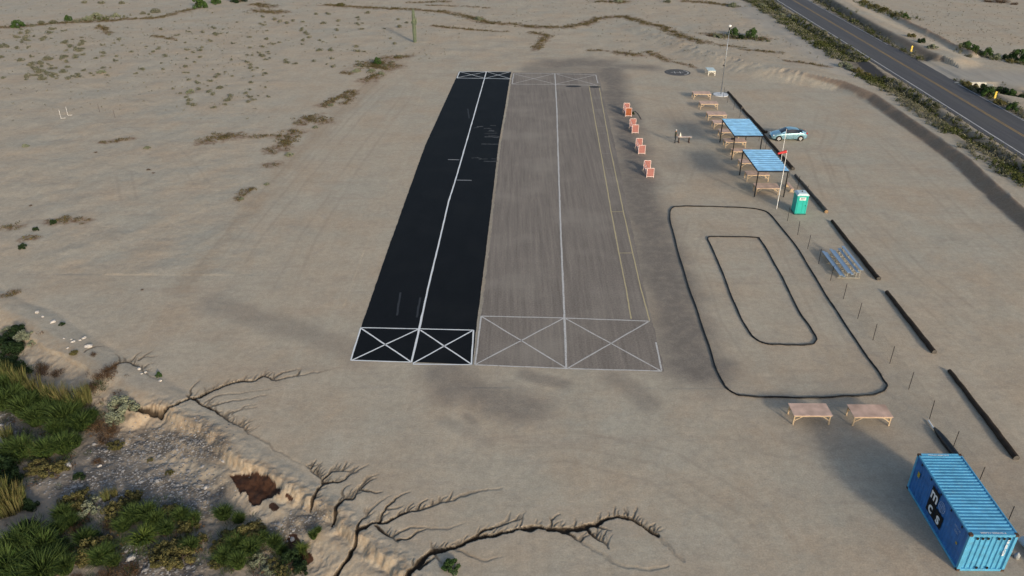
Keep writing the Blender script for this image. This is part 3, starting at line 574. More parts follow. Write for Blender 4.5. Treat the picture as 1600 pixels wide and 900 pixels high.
def text(parent, body, size, loc, rot, m, name='lettering', bold=.0, ex=.002):
    cu = bpy.data.curves.new('t', 'FONT'); cu.body = body; cu.size = size; cu.align_x = 'CENTER'; cu.align_y = 'CENTER'; cu.extrude = ex; cu.offset = bold
    t = bpy.data.objects.new('t', cu); COL.objects.link(t); bpy.context.view_layer.update()
    me = bpy.data.meshes.new_from_object(t.evaluated_get(bpy.context.evaluated_depsgraph_get())); bpy.data.objects.remove(t)
    me.materials.clear(); me.materials.append(m); o = bpy.data.objects.new(name, me); COL.objects.link(o); o.parent = parent; o.location = loc; o.rotation_euler = rot; return o
# side outward normal is +y (local). viewer's left = +x (far). text right = -x, up = z
SR = Matrix(((-1, 0, 0), (0, 0, 1), (0, 1, 0))).to_euler()
lx = lambda f: L_-f
M_tile = mat('black_logo_tile', (.006, .006, .007), .5); M_ring = mat('pale_emblem_ink', (.35, .45, .6), .6); M_gold = mat('yellow_caution_ink', (.38, .30, .05), .7)
tile = lambda cx, cz, mm, nm: MB().box((cx, .0, cz), (.80, .012, .80)).build(nm, mm, ct)
LXc, LZc = 3.05, 1.40
for (dx, dz, chh) in ((.42, .42, 'm'), (.42, -.42, 'c'), (-.42, -.42, 's')):
    t_ = tile(LXc+dx, LZc+dz, M_tile, 'logo_tile'); text(t_, chh, .98, (LXc+dx, .008, LZc+dz-.0), SR, M_white, 'letter', .022)
m = MB(); cxx, czz = LXc-.42, LZc+.42
m.path([(cxx+.31*math.cos(a), .008, czz+.31*math.sin(a)) for a in np.linspace(0, 2*math.pi, 33)[:-1]], .012, 4, True)
m.path([(cxx+.16*math.cos(a), .008, czz+.31*math.sin(a)) for a in np.linspace(0, 2*math.pi, 25)[:-1]], .009, 4, True)
for z in (-.14, 0, .14): w = math.sqrt(.31**2-z*z); m.bar((cxx-w, .008, czz+z), (cxx+w, .008, czz+z), .014)
m.bar((cxx, .008, czz-.3), (cxx, .008, czz+.3), .014); m.build('emblem', M_ring, ct)
text(ct, '22G1', .18, (1.0, .004, 1.75), SR, M_ring); text(ct, 'MSCU 20', .15, (1.0, .004, 2.0), SR, M_ring)
MB().box((.72, .002, 1.25), (.14, .01, .14)).build('caution_mark', M_gold, ct); MB().box((5.35, .002, 1.62), (.22, .01, .34)).build('caution_mark', M_gold, ct)
text(ct, 'MSCU 300610 4', .19, (.13, -W_/2, H_-.012), (0, 0, -math.pi/2), M_white, 'lettering', .004); text(ct, 'MSCU 300610 4', .17, (L_-.13, -W_/2+.1, H_-.012), (0, 0, -math.pi/2), M_white, 'lettering', .004)
ER = Matrix(((0, 0, -1), (0, -1, 0), (-1, 0, 0))).to_euler()
text(ct, 'MSCU 300610 4', .17, (-.018, -2.02, 1.72), Matrix(((0, 0, -1), (0, 1, 0), (1, 0, 0))).to_euler(), M_white, 'lettering', .004)
for k in (1, 2, 3, 5, 6, 7):
    for z in ((2.33,) if k not in (3, 5) else (2.33, .26)): MB().box((.0, -.17-(k)*.267, z), (.05, .1, .12)).build('vent_slot', M_dark, ct)
for k in range(5): MB().box((.75+k*1.15, -.003, H_-.24), (.1, .012, .13)).build('lashing_ring', M_dark, ct)
# ------------------------------------------------------------------ work tables
M_ply = mat('sun_bleached_plywood', (.60, .42, .33), .8, 0, (1.6, .2), .2, grime=(.35, 2.5, (.34, .24, .17))); M_lum = mat('pale_lumber', (.50, .38, .25), .8, 0, (3, .15), .2); M_ply2 = mat('stained_plywood', (.58, .40, .31), .8, 0, (1.1, .3), .2)
M_wt = mat('weathered_white_paint', (.56, .66, .66), .6, 0, (3, .1)); M_wl = mat('cream_white_paint', (.72, .70, .62), .7)
def make_table(name, x, y, w, d, label, hgt=.82, top=M_ply, leg=M_lum, group='wooden work tables in the pit area', rz=0, splay=0):
    t = empty(name, (x, y, H(x, y)*0), rz, label, 'table', group)
    MB().box((0, 0, hgt-.02), (w, d, .04)).build('tabletop', top, t, bevel=.004)
    for sy in (-1, 1): MB().box((0, sy*(d/2-.04), hgt-.085), (w-.1, .035, .09)).build('apron', leg, t)
    for sx in (-1, 1):
        for sy in (-1, 1):
            MB().bar((sx*(w/2-.09+splay*.0), sy*(d/2-.12), 0), (sx*(w/2-.10), sy*(d/2-.10), hgt-.04), .085, .085).build('leg', leg, t)
    for sy in (-1, 1):
        for sx in (-1, 1): MB().bar((sx*(w/2-.14), sy*(d/2-.1), hgt*.42), (sx*(w/2-.62), sy*(d/2-.06), hgt-.09), .04, .07).build('brace', leg, t)
    return t
make_table('work_table', 19.26, 40.74, 2.47, 1.28, 'plywood table just left of its twin, below the rounded end of the dirt track', .8)
make_table('work_table', 23.07, 40.64, 2.5, 1.3, 'plywood table with a brown stain on its top, between its twin and the fence', .8, M_ply2)
names = [('Ta', 27.45, 114.5, 2.55, 1.5, 'farthest wooden table of the row, beside the white concrete pole base'), ('Tb', 27.4, 109.5, 2.5, 1.4, 'second farthest wooden table of the row, with pale legs and braces'),
 ('Tc', 27.4, 104.5, 2.55, 1.55, 'third farthest wooden table, just beyond the far blue roof and fully in the open'), ('Td', 27.35, 100.85, 2.5, 1.5, 'fourth farthest wooden table, its right end behind the far corner of the far blue roof'),
 ('Te', 27.35, 97.2, 2.5, 1.4, 'wooden table mostly behind the far edge of the far blue roof'), ('Tf', 27.2, 93.5, 2.6, 1.35, 'wooden table under the far blue roof with a black bag lying on it'),
 ('Tg', 27.25, 90.05, 2.5, 1.2, 'bare wooden table at the near edge of the far blue shelter'), ('Th', 27.2, 86.25, 2.5, 1.35, 'wooden table partly hidden by the far edge of the near blue roof'),
 ('Ti', 27.0, 82.55, 2.5, 1.3, 'wooden table under the middle of the near blue roof'), ('Tj', 27.0, 78.8, 2.5, 1.4, 'nearest wooden table of the row, under the near edge of the near blue roof')]
for _, x, y, w, d, l in names: make_table('work_table', x, y, w, d, l)
make_table('work_table', 31.75, 128.2, 1.25, 2.2, 'small white-painted table standing alone beside the landing pad', .8, M_wt, M_wl, None)
x, y = G(1145, 218, .85); b = MB(); b.box((0, 0, .09), (.42, .26, .16)).box((0, 0, .2), (.36, .2, .06))
o = b.build('bag', mat('black_nylon', (.012, .012, .014), .7), bevel=.03, loc=(x, y, .84)); tag(o, 'small black bag on the table under the far blue roof', 'bag')
# small sawhorse bench beside the near shelter
bx, by = G(1234.5, 290, .45); t = empty('bench', (bx, by, 0), R(90), 'low wooden bench turned sideways between the near blue shelter and the fence', 'bench')
MB().box((0, 0, .43), (1.9, .3, .05)).build('seat', M_ply, t)
for sx in (-1, 1): MB().box((sx*.75, 0, .2), (.06, .28, .41)).box((sx*.75, 0, .03), (.08, .6, .06)).build('leg', M_lum, t)
# ------------------------------------------------------------------ shade shelters
M_bs = mat('black_steel_tube', (.012, .012, .014), .55, .2)
def roofmat():
    m = mat('light_blue_metal_roof', (.27, .55, .80), .42, .1, (1.3, .2), .5, grime=(.4, 2.0, (.35, .38, .38))); return m
M_roof = roofmat()
def shelter(x0, x1, y0, y1, hh, label, ribs):
    cx, cy = (x0+x1)/2, (y0+y1)/2; t = empty('shade_shelter', (cx, cy, 0), 0, label, 'shelter', 'blue-roofed shade shelters'); w, d = (x1-x0)/2, (y1-y0)/2
    m = MB(); vs = []; fs = []; prof = []; n = ribs; p = 2*d/n
    for i in range(n): o = -d+i*p; prof += [(o, 0), (o+p*.62, 0), (o+p*.72, .05), (o+p*.88, .05), (o+p*.98, 0)]
    prof.append((d, 0))
    for yy, z in prof: vs += [(-w, yy, hh+.03+z), (w, yy, hh+.03+z)]
    fs = [(2*i, 2*i+1, 2*i+3, 2*i+2) for i in range(len(prof)-1)]
    m.add(vs, fs).build('roof', M_roof, t)
    m = MB()
    for sy in (-1, 1): m.box((0, sy*(d-.06), hh-.07), (2*w, .07, .13))
    for sx in (-1, 1): m.box((sx*(w-.04), 0, hh-.07), (.07, 2*d-.2, .13))
    for k in range(1, 4): m.box((0, -d+k*d/2, hh-.04), (2*w-.16, .05, .07))
    m.build('roof_frame', M_bs, t)
    for sx in (-1, 1):
        for sy in (-1, 1): MB().box((sx*(w-.08), sy*(d-.08), hh/2-.04), (.1, .1, hh-.1)).build('post', M_bs, t)
    return t
shelter(25.72, 29.05, 88.8, 95.1, 2.93, 'far blue-roofed shade shelter with slim black posts, nearer the parked car', 11)
shelter(25.42, 28.66, 77.55, 84.0, 2.93, 'near blue-roofed shade shelter on black posts next to the teal portable toilet', 10)
# ------------------------------------------------------------------ poles
M_galv = mat('galvanised_steel', (.30, .32, .34), .45, .6); M_conc = mat('pale_concrete', (.62, .64, .65), .85, 0, (3, .08)); M_pvc = mat('white_plastic_pipe', (.78, .77, .74), .5)
x, y = G(1126.2, 148.3); t = empty('light_pole', (x, y, 0), 0, 'tall thin steel mast on a round white concrete base beyond the tables', 'pole')
MB().prism([(1.12*math.cos(a), 1.12*math.sin(a)) for a in np.linspace(0, 2*math.pi, 41)[:-1]], -.05, .1).build('concrete_base', M_conc, t)
MB().path([(0, 0, .1), (0, 0, 9.7)], [.075, .045], 10).build('mast', M_galv, t, True)
MB().box((-.14, 0, 4.3), (.2, .12, .16)).build('bracket', M_dark, t); MB().box((-.12, 0, 5.1), (.16, .1, .1)).build('bracket', M_dark, t)
MB().path([(0, 0, 9.7), (0, 0, 9.78), (0, 0, 9.95), (0, 0, 10.02)], [.06, .2, .22, .08], 12).build('lamp_head', M_pvc, t, True); MB().path([(0, 0, 9.3), (0, 0, 9.62)], .09, 8).build('collar', M_dark, t)
x, y = G(1213.4, 326.5); t = empty('windsock', (x, y, 0), 0, 'white pole with a red windsock at its top, in front of the near blue shelter', 'windsock')
MB().path([(0, 0, 0), (0, 0, 6.25)], [.045, .03], 8).build('pole', M_pvc, t)
MB().path([(-.05, 0, 6.15), (-.3, 0, 6.08), (-.6, .05, 5.98), (-.85, .05, 5.9)], [.17, .14, .12, .09], 10, cap=False).build('sock', mat('faded_red_fabric', (.62, .06, .06), .8), t, True)
x, y = G(1218.2, 262); t = empty('flagpole', (x, y, 0), 0, 'bare thin white pole rising behind the near blue roof towards the car', 'pole')
MB().path([(0, 0, 0), (0, 0, 4.6)], [.04, .028], 8).build('pole', M_pvc, t)
for (a, b, l) in ((( 95.5, 184.8), (90.5, 170), 'left one of two thin white L-shaped pipes standing in the pale desert'), ((106, 179.6), (102, 166), 'right one of two thin white L-shaped pipes standing in the pale desert')):
    x, y = G(*a); o = MB().path([(0, 0, 0), (-.06, .1, 1.15)], .02, 6).path([(0, 0, .03), (.5, .15, .03)], .02, 6).build('white_pipe', M_pvc, loc=(x, y, H(x, y))); tag(o, l, 'pipe', 'white L-shaped pipes')
for (a) in ((156, 175), (180, 184)):
    x, y = G(*a); o = MB().path([(0, 0, 0), (-.1, .1, 1.1)], .016, 5).build('stake', M_rust, loc=(x, y, H(x, y))); tag(o, 'thin grey stake standing in the desert right of the white pipes, one of a pair', 'stake', 'thin stakes near the white pipes')
# ------------------------------------------------------------------ fences
def netmat():
    m = bpy.data.materials.new('fine_wire_mesh'); m.use_nodes = True; nt = m.node_tree; L = nt.links.new; N = nt.nodes.new; b = nt.nodes['Principled BSDF']; out = nt.nodes['Material Output']
    b.inputs['Base Color'].default_value = (.12, .12, .115, 1); b.inputs['Roughness'].default_value = .6
    tc = N('ShaderNodeTexCoord'); sp = N('ShaderNodeSeparateXYZ'); L(tc.outputs['Object'], sp.inputs[0]); vals = []
    for i in (1, 2):
        w = N('ShaderNodeMath'); w.operation = 'PINGPONG'; w.inputs[1].default_value = .025; L(sp.outputs[i], w.inputs[0]); c = N('ShaderNodeMath'); c.operation = 'LESS_THAN'; c.inputs[1].default_value = .0012; L(w.outputs[0], c.inputs[0]); vals.append(c.outputs[0])
    mx = N('ShaderNodeMath'); mx.operation = 'MAXIMUM'; L(vals[0], mx.inputs[0]); L(vals[1], mx.inputs[1])
    tr = N('ShaderNodeBsdfTransparent'); ms = N('ShaderNodeMixShader'); L(mx.outputs[0], ms.inputs[0]); L(tr.outputs[0], ms.inputs[1]); L(b.outputs[0], ms.inputs[2]); L(ms.outputs[0], out.inputs[0]); return m
M_net = netmat()
def fence(x, ys, label, cor=0):
    t = empty('wire_fence', (x, ys[-1], 0), 0, label, 'fence'); y0 = ys[-1]
    for k, yy in enumerate(ys): MB().path([(rnd.uniform(-.03, .03), yy-y0, 0), (rnd.uniform(-.03, .05), yy-y0+rnd.uniform(-.03, .03), 1.46)], .024, 6).build('post', M_dark, t)
    L2 = ys[0]-y0; MB().add([(0, 0, .03), (0, L2, .03), (0, L2, 1.35), (0, 0, 1.35)], [(0, 1, 2, 3)]).build('wire_mesh', M_net, t)
    return t
fence(30.8, [115, 112.3, 108.7, 105.2, 101.9, 98.7, 95.6, 92.6, 89.5, 86.4, 83.2, 80.0, 77.2], 'nearly invisible wire fence on thin posts between the table row and the far poles')
fence(27.2, [74.8, 71.6, 68.45, 65.45, 62.5, 59.4, 56.3, 53.2, 50.15, 47.1, 44, 40.85, 37.8, 34.7, 31.6, 28.5], 'nearly invisible wire fence on thin dark posts along the right of the dirt track')
# ------------------------------------------------------------------ old utility poles used as wheel stops
M_log = mat('creosoted_timber', (.040, .028, .020), .85, 0, (2.5, .4), .2, .02, 12); M_log2 = mat('greyed_timber', (.085, .078, .07), .85, 0, (2.5, .35), .2, .02, 12); M_cut = mat('cut_timber_end', (.30, .2, .11), .9)
for a, b, mt, l in (((1138, 144), (1160, 170), M_log, 'farthest dark timber pole lying on the ground, starting near the round white concrete base'), ((1161, 171), (1194, 207), M_log, 'dark timber pole lying end to end behind the far blue roof'), ((1191, 209), (1239, 264.5), M_log, 'dark timber pole lying in front of the parked car'),
        ((1243, 274), (1291.5, 331.5), M_log2, 'greyed timber pole lying behind the teal portable toilet, with a pale cut end'), ((1300, 345.5), (1372.5, 436.5), M_log, 'dark timber pole lying beside the bleachers'), ((1386, 456.5), (1459.5, 551), M_log, 'dark timber pole lying between the bleachers\' pole and the nearest one'), ((1484, 579.5), (1588, 716.5), M_log, 'nearest dark timber pole, lying beyond the blue container')):
    p = Vector((*G(*a, .1), .12)); q = Vector((*G(*b, .1), .14)); c = (p+q)/2; n = 14; pts = [p.lerp(q, i/n)-c+Vector((rnd.uniform(-.03, .03), 0, rnd.uniform(-.01, .01))) for i in range(n+1)]
    o = MB().path(pts, [.15+.05*i/n+rnd.uniform(-.012, .012) for i in range(n+1)], 12, cap=False).build('timber_pole', mt, smooth=True, loc=c); tag(o, l, 'timber pole', 'old timber poles laid end to end as wheel stops')
    for i in (0, -1):
        k = MB().path([pts[i]-Vector((0, .004, 0)), pts[i]+Vector((0, .004, 0))], .145 if i == 0 else .19, 12).build('cut_end', M_cut if l.startswith('greyed') and i else M_log2, o)
p = G(1193.5, 206, .2); o = MB().path([(0, 0, .16), (.45, .1, .17)], [.17, .16], 10).build('timber_stub', M_log, loc=(*p, 0)); tag(o, 'short black timber stub beside the car\'s front, by the joint of two long poles', 'timber stub')
# ------------------------------------------------------------------ dirt track borders
M_pipe = mat('black_corrugated_pipe', (.008, .008, .009), .6)
def catmull(P, n=6):
    out = []; N_ = len(P)
    for i in range(N_):
        a, b, c, d = (np.array(P[(i+k) % N_]) for k in (-1, 0, 1, 2))
        for k in range(n):
            t = k/n; out.append(.5*((2*b)+(-a+c)*t+(2*a-5*b+4*c-d)*t*t+(-a+3*b-3*c+d)*t**3))
    return out
OUT = [(1047, 330), (1052, 323.5), (1065, 322), (1090, 322), (1130, 323), (1165, 324.5), (1185, 327), (1200, 332), (1212, 345), (1240, 379), (1262, 413), (1282, 447), (1300, 475), (1320, 505), (1345, 543), (1368, 574), (1380, 592), (1386, 602), (1382, 609), (1368, 615.5), (1345, 618), (1318, 618.5), (1280, 621), (1230, 620.5), (1180, 619.5), (1155, 617), (1143, 612), (1131, 600), (1119, 575), (1106, 535), (1091, 490), (1078, 453), (1066, 415), (1055, 375), (1047.5, 345)]
INN = [(1106, 371.5), (1112, 369.5), (1150, 369.5), (1182, 370.5), (1188, 374), (1200, 393), (1215, 420), (1230, 448), (1245, 480), (1258, 500), (1270, 517), (1275.5, 529), (1272, 536), (1260, 538.5), (1240, 538.8), (1220, 538), (1200, 537), (1185, 532), (1172, 520), (1160, 500), (1148, 475), (1137, 447), (1122, 408), (1110, 382)]
for pts, l in ((OUT, 'black corrugated pipe forming the outer oval border of the small dirt track'), (INN, 'black corrugated pipe forming the inner loop of the small dirt track')):
    P = catmull([np.array(G(*p, .06)) for p in pts]); rad = [.058+.005*math.sin(i*2.1)+rnd.uniform(-.006, .008) for i in range(len(P))]
    P = [(p[0]+.02*math.sin(i*.7), p[1]+.02*math.cos(i*.9), max(H(p[0], p[1]), -.02)+.06) for i, p in enumerate(P)]
    tag(MB().path(P, rad, 8, True).build('track_border', M_pipe, smooth=True), l, 'track border', 'pipe borders of the dirt track')
# ------------------------------------------------------------------ pilot stations
M_pf = mat('pale_pink_frame', (.80, .60, .54), .6); M_mesh = mat('red_safety_mesh', (.36, .155, .135), .8, 0, (6, .15)); M_or = mat('rusty_orange_panel', (.30, .09, .035), .8)
def station(x, y, w, dp, hh, label, first=False):
    t = empty('pilot_station', (x, y, 0), 0, label, 'pilot station', 'red mesh pilot stations beside the grey runway'); r = .035
    def panel(a, b, name, mt, z0=.12):
        f = MB(); a = Vector(a); b = Vector(b)
        for z in (z0, hh): f.path([(a.x, a.y, z), (b.x, b.y, z)], r, 6)
        for p in (a, b): f.path([(p.x, p.y, 0), (p.x, p.y, hh)], r, 6)
        fr = f.build(name+'_frame', M_pf, t); n = (b-a).normalized()*.04
        MB().bar((a.x+n.x, a.y+n.y, (z0+hh)/2), (b.x-n.x, b.y-n.y, (z0+hh)/2), .012, hh-z0-.08).build(name+'_mesh', mt, t)
    panel((0, 0, 0), (w, 0, 0), 'front', M_or if first else M_mesh); panel((.0, dp, 0), (w, dp, 0), 'back', M_mesh)
    f = MB(); f.path([(0, .07, .45), (0, dp-.07, .45)], r*.8, 6).path([(0, .07, hh-.02), (0, dp-.07, hh-.02)], r*.8, 6).path([(0, .1, .12), (0, dp*.5, hh-.06)], r*.7, 6).path([(0, dp*.5, hh-.06), (0, dp-.1, .12)], r*.7, 6); f.build('side_frame', M_pf, t)
    MB().bar((.0, .08, .28), (.0, dp-.08, .28), .012, .3).build('side_mesh', M_mesh, t)
    return t
for (a, w, d, hh, l, fst) in (((977, 182.3), .82, 2.3, 1.2, 'farthest red mesh pilot station, with a rusty orange front panel and a green clump beside', True), ((987.3, 208.6), .8, 2.5, 1.15, 'second farthest pilot station of red mesh in a pale frame', False), ((997.3, 241), .78, 2.5, 1.12, 'second nearest pilot station of red mesh in a pale frame', False), ((1010.2, 277.5), .77, 2.45, 1.1, 'nearest pilot station of red mesh in a pale frame', False)):
    x, y = G(*a); station(x, y, w, d, hh, l, fst)
M_tuft = mat('dark_green_leaf', (.02, .06, .012), .8)
m = MB(); q = [G(992, 174), G(997, 178), G(1000, 183), G(1002, 187)]; tag(m.path([(a, b, .03) for a, b in q], .05, 6).build('hose', mat('grey_brown_hose', (.16, .13, .10), .8)), 'short curved grey-brown hose on the ground right of the farthest pilot station', 'hose')
# ------------------------------------------------------------------ starting bench and person
t = empty('starting_bench', (21.2, 95.0, 0), 0, 'narrow pale bench stand beside the standing person', 'bench')
MB().box((.15, 0, .72), (1.75, .34, .05)).build('tabletop', mat('pale_board', (.62, .50, .42), .7), t); MB().box((.72, 0, .36), (.09, .3, .7)).box((.72, 0, .03), (.12, .6, .06)).build('leg', M_rust, t); MB().box((-.55, 0, .36), (.09, .3, .7)).box((-.55, 0, .03), (.12, .6, .06)).build('leg', M_rust, t)
MB().add([(-.5, 0, .745), (-.25, .02, .745), (-.42, 0, 1.3), (-.5, .06, .745), (-.25, .07, .745), (-.42, .04, 1.3)], [(0, 1, 2), (3, 5, 4), (0, 3, 4, 1), (1, 4, 5, 2), (2, 5, 3, 0)]).build('upright_fin', M_wl, t)
def person(loc, rz):
    verts = []; edges = []; rad = []
    def A(p, r, par=None):
        verts.append(Vector(p)); rad.append(r); i = len(verts)-1
        if par is not None: edges.append((par, i))
        return i
    pel = A((0, 0, .92), (.155, .115)); wa = A((0, 0, 1.07), (.145, .11), pel); che = A((0, -.01, 1.27), (.17, .12), wa); nb = A((0, 0, 1.42), (.10, .085), che); nk = A((0, -.01, 1.49), (.055, .055), nb); hd = A((0, -.03, 1.58), (.082, .095), nk); ht = A((0, -.02, 1.68), (.07, .08), hd)
    for s in (-1, 1):
        hp_ = A((s*.10, 0, .85), (.095, .1), pel); kn = A((s*.13, -.03, .48), (.06, .065), hp_); an = A((s*.14, .02, .09), (.04, .045), kn); A((s*.15, -.11, .045), (.04, .035), an)
        sh = A((s*.19, 0, 1.38), (.065, .065), nb); el = A((s*.25, -.02, 1.12), (.042, .042), sh); wr = A((s*.17, -.24, 1.04), (.028, .028), el); pa = A((s*.14, -.31, 1.04), (.034, .02), wr)
        for k, (dx, ln) in enumerate(((-.03, .055), (-.01, .066), (.01, .07), (.03, .062))):
            kk = A((s*.14+dx, -.35, 1.04), (.009, .009), pa); A((s*.14+dx, -.35-ln*.5, 1.015), (.0085, .0085), kk)
        th = A((s*.105, -.30, 1.045), (.011, .011), wr); A((s*.085, -.335, 1.04), (.009, .009), th)
    me = bpy.data.meshes.new('person'); me.from_pydata(verts, edges, []); o = bpy.data.objects.new('person_src', me); COL.objects.link(o)
    sk = o.modifiers.new('s', 'SKIN'); 
    for i, r in enumerate(rad): me.skin_vertices[0].data[i].radius = r
    me.skin_vertices[0].data[0].use_root = True; sb = o.modifiers.new('b', 'SUBSURF'); sb.levels = 2; sb.render_levels = 2
    bpy.context.view_layer.update(); m2 = bpy.data.meshes.new_from_object(o.evaluated_get(bpy.context.evaluated_depsgraph_get())); bpy.data.objects.remove(o)
    for mm in (mat('skin', (.36, .2, .14), .6), mat('olive_shirt', (.045, .05, .032), .9), mat('dark_trousers', (.022, .025, .03), .9), mat('black_shoes', (.01, .01, .01), .6)): m2.materials.append(mm)
    for p in m2.polygons:
        z = p.center.z; y = p.center.y; x = abs(p.center.x)
        p.material_index = 3 if z < .11 else 2 if z < .96 else 0 if (z > 1.455 or (y < -.12 and z < 1.2) ) else 1
        p.use_smooth = True
    ob = bpy.data.objects.new('person', m2); COL.objects.link(ob); ob.location = loc; ob.rotation_euler = (0, 0, rz)
    hair = MB(); ring = []; 
    for j, (z, r) in enumerate(((1.60, .098), (1.66, .098), (1.71, .075), (1.745, .03))): ring.append((0, .0 if j else .012, z))
    hair.path([Vector((0, .002, z)) for z, r in ((1.61, 0), (1.66, 0), (1.71, 0), (1.745, 0))], [.098, .1, .082, .03], 12); hh = hair.build('cap', mat('light_grey_cap', (.55, .55, .52), .8), ob, True); MB().box((0, -.12, 1.635), (.13, .1, .012)).build('cap_brim', M_wl, hh)
    for s in (-1, 1): MB().path([(s*.032, -.119, 1.60), (s*.032, -.128, 1.60)], .011, 6).build('eye', M_dark, ob)
    MB().add([(-.014, -.115, 1.565), (.014, -.115, 1.565), (0, -.142, 1.568), (0, -.118, 1.605)], [(0, 1, 2), (0, 2, 3), (1, 3, 2)]).build('nose', m2.materials[0], ob); MB().box((0, -.118, 1.535), (.045, .008, .008)).build('mouth', M_rust, ob)
    for s in (-1, 1): MB().box((s*.088, -.02, 1.58), (.015, .03, .05)).build('ear', m2.materials[0], ob, bevel=.006)
    return tag(ob, 'person in dark olive shirt and dark trousers standing at the left of the bench stand', 'person')
person((20.15, 94.75, 0), R(70))
# ------------------------------------------------------------------ portable toilet
M_teal = mat('teal_plastic', (.02, .42, .36), .45, 0, (2, .06), .4); M_tealr = mat('pale_translucent_plastic', (.55, .68, .72), .4, 0, (2, .05))
x, y = G(1240.8, 335.8); t = empty('portable_toilet', (x+.58, y+.6, 0), 0, 'teal portable toilet with a pale roof and a white sign on its door', 'portable toilet'); W2 = .58
MB().box((0, 0, .06), (1.18, 1.18, .12)).build('base', mat('grey_skid_base', (.03, .10, .09), .6), t, bevel=.01)
MB().box((0, 0, 1.08), (1.12, 1.12, 1.92)).build('cabin', M_teal, t, bevel=.015)
m = MB(); m.add([(-.59, -.59, 2.04), (.59, -.59, 2.04), (.59, .59, 2.04), (-.59, .59, 2.04), (-.42, -.46, 2.25), (.42, -.46, 2.25), (.42, .46, 2.25), (-.42, .46, 2.25), (-.59, -.59, 2.1), (.59, -.59, 2.1), (.59, .59, 2.1), (-.59, .59, 2.1)], [(0, 1, 9, 8), (1, 2, 10, 9), (2, 3, 11, 10), (3, 0, 8, 11), (8, 9, 5, 4), (9, 10, 6, 5), (10, 11, 7, 6), (11, 8, 4, 7), (4, 5, 6, 7)]); rf = m.build('roof', M_tealr, t)
MB().path([(.05, .05, 2.22), (.05, .05, 2.34)], .06, 8).build('vent_pipe', M_dark, rf)
dr = MB().box((0, -.565, 1.02), (.9, .012, 1.76)).build('door', M_teal, t); M_gap = mat('teal_seam', (.008, .12, .11), .6)
for gx_, gz_, gh_ in ((.08, .85, 1.35), (-.43, 1.02, 1.72), (.43, 1.02, 1.72)): MB().box((gx_, -.5735, gz_), (.02, .006, gh_)).build('door_groove', M_gap, dr)
MB().box((.36, -.575, 1.0), (.05, .03, .12)).build('handle', M_dark, dr)
sg = MB().box((0, -.578, 1.72), (.62, .012, .3)).build('sign', M_white, dr); MB().box((0, -.586, 1.78), (.46, .004, .07)).box((-.0, -.586, 1.67), (.5, .004, .05)).build('sign_print', mat('grey_print', (.2, .22, .22)), sg)
MB().box((-.565, .1, 1.6), (.01, .34, .42)).build('side_decal', mat('pale_decal', (.10, .32, .36)), t)
MB().path([(.64, -.25, 0), (.66, -.25, 2.1)], .015, 6).build('stay_rod', M_galv, t)
# ------------------------------------------------------------------ bleachers
M_alu = mat('aluminium_plank', (.42, .52, .62), .38, .7, (3, .06)); M_alf = mat('pale_steel_frame', (.34, .33, .29), .5, .3)
t = empty('bleachers', (28.9, 61.9, 0), R(.0), 'aluminium three-row bleachers between the wire fence and the dark poles', 'bleachers')
for (x, z, w, kind) in ((-.78, .42, .26, 'seat_plank'), (-.42, .19, .0, None), (-.14, .64, .26, 'seat_plank'), (-.5, .30, .22, 'foot_plank'), (.16, .5, .24, 'foot_plank'), (.62, .70, .26, 'seat_plank'), (.90, .93, .24, 'back_plank')):
    if kind: MB().box((x, 0, z), (w, 4.6, .045)).build(kind, M_alu, t, bevel=.006)
for yy in (-2.0, -.7, .7, 2.0):
    f = MB(); f.bar((-.95, yy, .03), (1.0, yy, .03), .06); f.bar((-.78, yy, .03), (-.78, yy, .40), .05); f.bar((-.14, yy, .03), (-.14, yy, .62), .05); f.bar((.62, yy, .03), (.62, yy, .68), .05); f.bar((.9, yy, .03), (.9, yy, .9), .05)
    f.bar((-.78, yy, .3), (-.14, yy, .3), .04); f.bar((-.14, yy, .5), (.62, yy, .5), .04); f.bar((.62, yy, .68), (.9, yy, .9), .04); f.bar((-.75, yy, .1), (.88, yy, .72), .035); f.build('frame', M_alf, t)
f = MB(); [f.bar((x, a, .08), (x, b, z), .03) for x, z in ((.62, .6), (-.14, .5)) for a, b in ((-2, -.7), (.7, 2.))]; f.build('cross_brace', M_alf, t)
